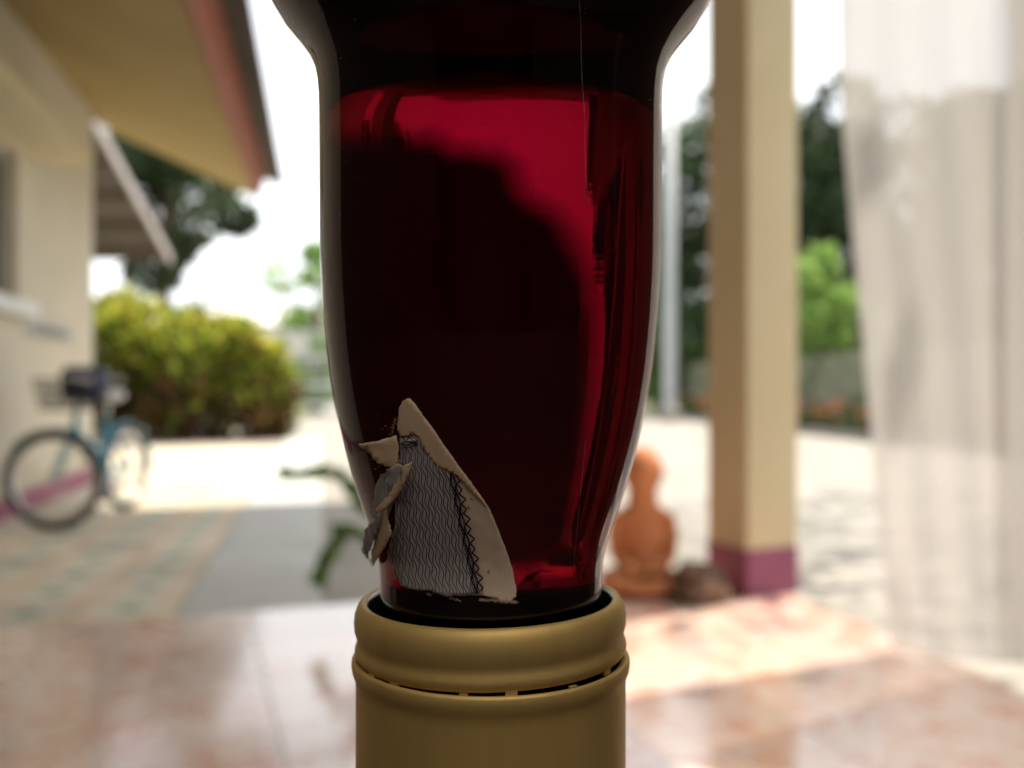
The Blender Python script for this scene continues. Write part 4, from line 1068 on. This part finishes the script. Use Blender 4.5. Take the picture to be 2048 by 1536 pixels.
main = [(375,165),(400,125),(430,112),(460,140),(520,225),(590,320),(650,410),(720,510),(790,605),(860,700),(915,780),(945,850),(985,950),(1030,1070),(1060,1170),(1083,1290),(1080,1330),(1040,1360),(990,1355),(930,1340),(890,1325),(800,1320),(750,1322),(700,1318),(665,1330),(610,1310),(560,1290),(500,1290),(430,1280),(385,1258),(350,1200),(320,1120),(298,1050),(318,980),(345,880),(345,760),(325,640),(330,540),(370,480),(376,440),(372,350),(362,280),(368,200)]
def wr(a, s=1, k=60): return lambda u, v: .00012 + a + s * .00006 * noise.noise(Vector((u / k, v / k, 5)))
SM = paper('paper_stamp', main, wr(0), pPale, BT, 2.0, 1)
SM['label'] = 'torn pale paper stamp stuck on the glass'
printed = [(385,350),(500,360),(520,400),(600,510),(650,545),(690,590),(715,680),(745,790),(770,900),(790,1010),(810,1110),(830,1200),(850,1310),(800,1318),(700,1316),(665,1328),(610,1308),(560,1288),(500,1288),(430,1278),(387,1256),(352,1198),(322,1118),(302,1050),(322,980),(349,880),(349,760),(330,640),(340,540),(374,480)]
paper('printed_ground', printed, lambda u, v: .00022 + .00006 * noise.noise(Vector((u / 60, v / 60, 5))), pGrey, SM, 1.2, 2, thick=.00003)
tanp = [(372,170),(400,122),(430,108),(458,135),(522,228),(592,322),(652,412),(722,512),(792,607),(862,702),(918,782),(900,775),(830,700),(770,640),(735,600),(690,560),(650,545),(600,525),(570,480),(540,440),(515,405),(500,370),(490,345),(450,320),(430,345),(385,345),(362,300)]
paper('tissue_layer', tanp, lambda u, v: .00028 + .00005 * noise.noise(Vector((u / 50, v / 50, 8))), pTan, SM, 3, 3, thick=.00004)
# wavy guilloche lines, real ribbons of ink lying on the paper
def ribbon(bm, pl, wdt, h=.00028, poly=None, wob=0):
    pts_ = [(u, v) for u, v in pl]; run = []
    def flush():
        if len(run) > 1:
            Lr = []
            for i, (u, v) in enumerate(run):
                a, b_ = run[max(0, i - 1)], run[min(len(run) - 1, i + 1)]; tx, ty = b_[0] - a[0], b_[1] - a[1]; l_ = math.hypot(tx, ty) or 1
                nx, ny = -ty / l_ * wdt / 2, tx / l_ * wdt / 2; hh = h + .00006 * noise.noise(Vector((u / 60, v / 60, 5)))
                Lr.append((bm.verts.new(surf(*cu(u + nx, v + ny), hh)), bm.verts.new(surf(*cu(u - nx, v - ny), hh))))
            for i in range(len(Lr) - 1): bm.faces.new((Lr[i][0], Lr[i + 1][0], Lr[i + 1][1], Lr[i][1]))
        run.clear()
    for p in pts_:
        if poly is None or inside(p, poly): run.append(p)
        else: flush()
    flush()
def chain_x(v):      # centre of the printed border chain
    return 690 + (v - 580) * (840 - 690) / (1310 - 580) + 6 * math.sin((v - 580) / 300)
inkzone = [(388,395),(500,385),(522,402),(602,512),(652,547),(720,590),(760,700),(850,1300),(800,1314),(700,1312),(665,1322),(610,1302),(560,1282),(500,1282),(430,1272),(391,1252),(356,1195),(326,1115),(306,1050),(326,980),(353,880),(353,760),(345,640),(385,560),(388,500)]
bml = bmesh.new(); bmd = bmesh.new()
for k in range(30):
    off = -26 - k * 19.0
    amp = 7.5; pl = []
    v = 395
    while v < 1325:
        lag = (.0, .9, .25, 1.3)[k % 4]
        u = chain_x(v) + off + (k * .010 * (1000 - v) * .35) + amp * math.sin(v / 118 * 2 * math.pi * (1 if k < 3 else 1) + lag + k * .22)
        pl.append((u, v)); v += 5.5
    ribbon(bml if k > 3 else bmd, pl, 4.5, poly=inkzone)
o = obj('wavy_ink_lines', bml, inkl, SM); tag(o, 'fine wavy grey-blue lines printed on the stamp')
tag(obj('wavy_ink_lines', bmd, inkm, SM), 'darker violet wavy lines beside the chain border')
bmc = bmesh.new(); PER = 121.0
def cc(v, du): return (chain_x(v) + du, v)
for sgn, ph in ((1, 0), (-1, 0)):
    for a_, wd_ in ((16, 7.5), (7, 5)):
        v = 560; pl = []
        while v < 1312: pl.append(cc(v, 2 + sgn * a_ * math.sin((v - 560) / PER * math.pi) ** 1 if True else 0)); v += 4
        ribbon(bmc, pl, wd_, .00030)
pl = []; v = 560
while v < 1312: pl.append(cc(v, -14 + 7 * math.sin((v - 560) / PER * 2 * math.pi))); v += 4
ribbon(bmc, pl, 3.6, .00030)
# rosettes at the crossings and zigzag spikes on the right
v = 560 + PER
k = 0
for v in [560 + PER * i for i in range(0, 7)]:
    if v > 1310: break
    if v > 565:
        for (du, dv) in ((-8, -8), (8, -8), (-8, 8), (8, 8)):
            ribbon(bmc, [(cc(v + dv, 2 + du)[0] + 8 * math.cos(a), v + dv + 8 * math.sin(a)) for a in [i * math.pi / 5 for i in range(11)]], 5.5, .00031)
zz_ = []; v = 572; i = 0
while v < 1312:
    zz_.append(cc(v, 21 if i % 2 == 0 else (54 if (i // 2) % 2 == 0 else 44))); v += PER / 4; i += 1
ribbon(bmc, [(a[0] + (b_[0] - a[0]) * k / 5, a[1] + (b_[1] - a[1]) * k / 5) for a, b_ in zip(zz_, zz_[1:]) for k in range(5)], 9, .00031)
# short piece of the same border at the top, running across
for a_, wd_ in ((12, 4.6), (5, 3.4)):
    for sgn in (-1, 1): ribbon(bmc, [(u, 388 - (u - 385) * .12 + sgn * a_ * math.sin((u - 385) / 75 * math.pi)) for u in np.arange(385, 490, 3)], wd_, .00036)
ribbon(bmc, [(385,350),(400,345),(418,362),(432,358),(447,322),(470,350),(494,362)], 5.5, .00046)
ribbon(bmc, [(440,345),(452,352),(462,362)], 5, .00046)
ribbon(bmc, [(386,410),(420,408),(455,402),(490,392)], 4.5, .00036)
for (uu, vv_) in ((462, 372), (478, 380), (462, 388), (478, 392)):
    ribbon(bmc, [(uu + 7 * math.cos(a), vv_ + 7 * math.sin(a)) for a in [i * math.pi / 5 for i in range(11)]], 4.2, .00037)
tag(obj('ink_border', bmc, inkm, SM), 'dark violet chain border with zigzag edge printed on the stamp')
# loose flaps
fl = lambda base, gu, gv, u0, v0, lo=.0003: (lambda u, v: max(lo, base + gu * (u - u0) + gv * (v - v0)) + .00015 * noise.noise(Vector((u / 30, v / 30, 2))))
paper('paper_flap', [(215,358),(300,350),(350,335),(376,330),(382,430),(380,522),(330,510),(290,480),(265,430),(240,400)], fl(.0006, -.000009, 0, 380, 400), pFlap, SM, 4, 11)
paper('paper_scrap', [(260,575),(310,560),(345,600),(345,740),(300,850),(235,905),(213,850),(215,760),(230,650)], wr(.0001), pBlue, SM, 4, 12)
paper('paper_flap', [(318,530),(350,520),(400,488),(440,500),(425,570),(380,660),(330,720),(300,745),(312,650)], fl(.0008, .000006, 0, 330, 600), pBlue, SM, 4, 13)
paper('paper_flap', [(425,505),(465,488),(450,560),(425,640),(390,700),(352,765),(318,742),(370,670),(405,590)], fl(.0017, -.000012, 0, 380, 600, .0006), pFlap, SM, 3, 14)
paper('paper_flap', [(345,755),(365,820),(388,885),(384,910),(330,1010),(290,1070),(246,1135),(228,1100),(230,1050),(262,960),(300,870),(318,800)], fl(.0010, .000007, 0, 280, 900), pFlap, SM, 4, 15)
paper('paper_flap', [(318,740),(347,757),(320,800),(302,870),(264,960),(232,1050),(226,1088),(200,1060),(170,1040),(185,990),(205,890),(250,840),(285,790)], fl(.0010, .000004, 0, 230, 900), pBlue, SM, 5, 16)
bm = bmesh.new(); r = random.Random(77)
for _ in range(46):
    a = r.choice([(700, 1345), (300, 300), (250, 520), (560, 1312), (700, 1345)]); u = a[0] + r.gauss(0, 22); v = a[1] + r.gauss(0, 12)
    rad_ = r.uniform(1.5, 5); bm.faces.new([bm.verts.new(surf(*cu(u + rad_ * r.uniform(.6, 1.3) * math.cos(t2), v + rad_ * .7 * math.sin(t2)), .00005)) for t2 in (0, 1, 2.1, 3.1, 4.2, 5.3)])
tag(obj('glue_residue', bm, pTan, BT), kind='stuff')
# torn paper fibres along the edges
fb_ = bmesh.new(); r = random.Random(9)
edge_sets = [([(865,1335),(1080,1350)], 150, (0, 1)), ([(170,1040),(240,1135)], 80, (-.6, .8)), ([(345,320),(370,210)], 26, (-1, -.1)), ([(860,700),(945,850)], 14, (1, 0)), ([(460,140),(860,700)], 26, (1, -.4)), ([(240,390),(330,515)], 20, (-.8, .5))]
for (a, b_), cnt_, dr in edge_sets:
    for _ in range(cnt_):
        t_ = r.random(); u = a[0] + (b_[0] - a[0]) * t_ + r.uniform(-3, 3); v = a[1] + (b_[1] - a[1]) * t_ + r.uniform(-3, 3); L_ = r.uniform(5, 20)
        da = r.uniform(-.9, .9); dx_ = dr[0] * math.cos(da) - dr[1] * math.sin(da); dy_ = dr[0] * math.sin(da) + dr[1] * math.cos(da)
        ribbon(fb_, [(u - dx_ * 3, v - dy_ * 3), (u + dx_ * L_ * .5, v + dy_ * L_ * .5), (u + dx_ * L_ + r.uniform(-3, 3), v + dy_ * L_)], 1.1, .0004 + r.random() * .0003)
tag(obj('paper_fibres', fb_, pFlap, SM), kind='stuff')

# long fine scratch, mould seam and dust specks on the glass
def surf_line(name, pl, wd_px, m, lift=.00003):
    bm = bmesh.new(); prev = None
    for i, (x, y) in enumerate(pl):
        w_ = wd_px * (.5 + .5 * random.random()) / 2
        cur_ = (bm.verts.new(surf(x - w_, y, lift)), bm.verts.new(surf(x + w_, y, lift)))
        if prev: bm.faces.new((prev[0], prev[1], cur_[1], cur_[0]))
        prev = cur_
    return obj(name, bm, m, BT)
scr = mat('scratched_glass', (.32, .26, .28), .5)
surf_line('scratch', [(1158 + 17 * (y / 410) + 1.2 * math.sin(y / 30), y) for y in range(2, 415, 8)], .9, scr)
surf_line('scratch', [(1168 + 8 * math.sin(y / 300) - (y - 900) * .07, y) for y in range(880, 1150, 9)], .6, scr)
bm = bmesh.new(); r = random.Random(21)
for _ in range(150):
    x = 985 + r.uniform(-320, 320); y = r.uniform(10, 1150)
    if math.hypot((x - 985) / 330, 0) > (1 if y < 600 else 1 - (y - 600) / 1700): continue
    rad_ = r.choice((.35, .45, .6, .9)); c_ = [bm.verts.new(surf(x + rad_ * math.cos(a), y + rad_ * math.sin(a), .00003)) for a in (0, 1.2, 2.5, 3.6, 5)]
    bm.faces.new(c_)
tag(obj('dust', bm, scr, BT), kind='stuff')
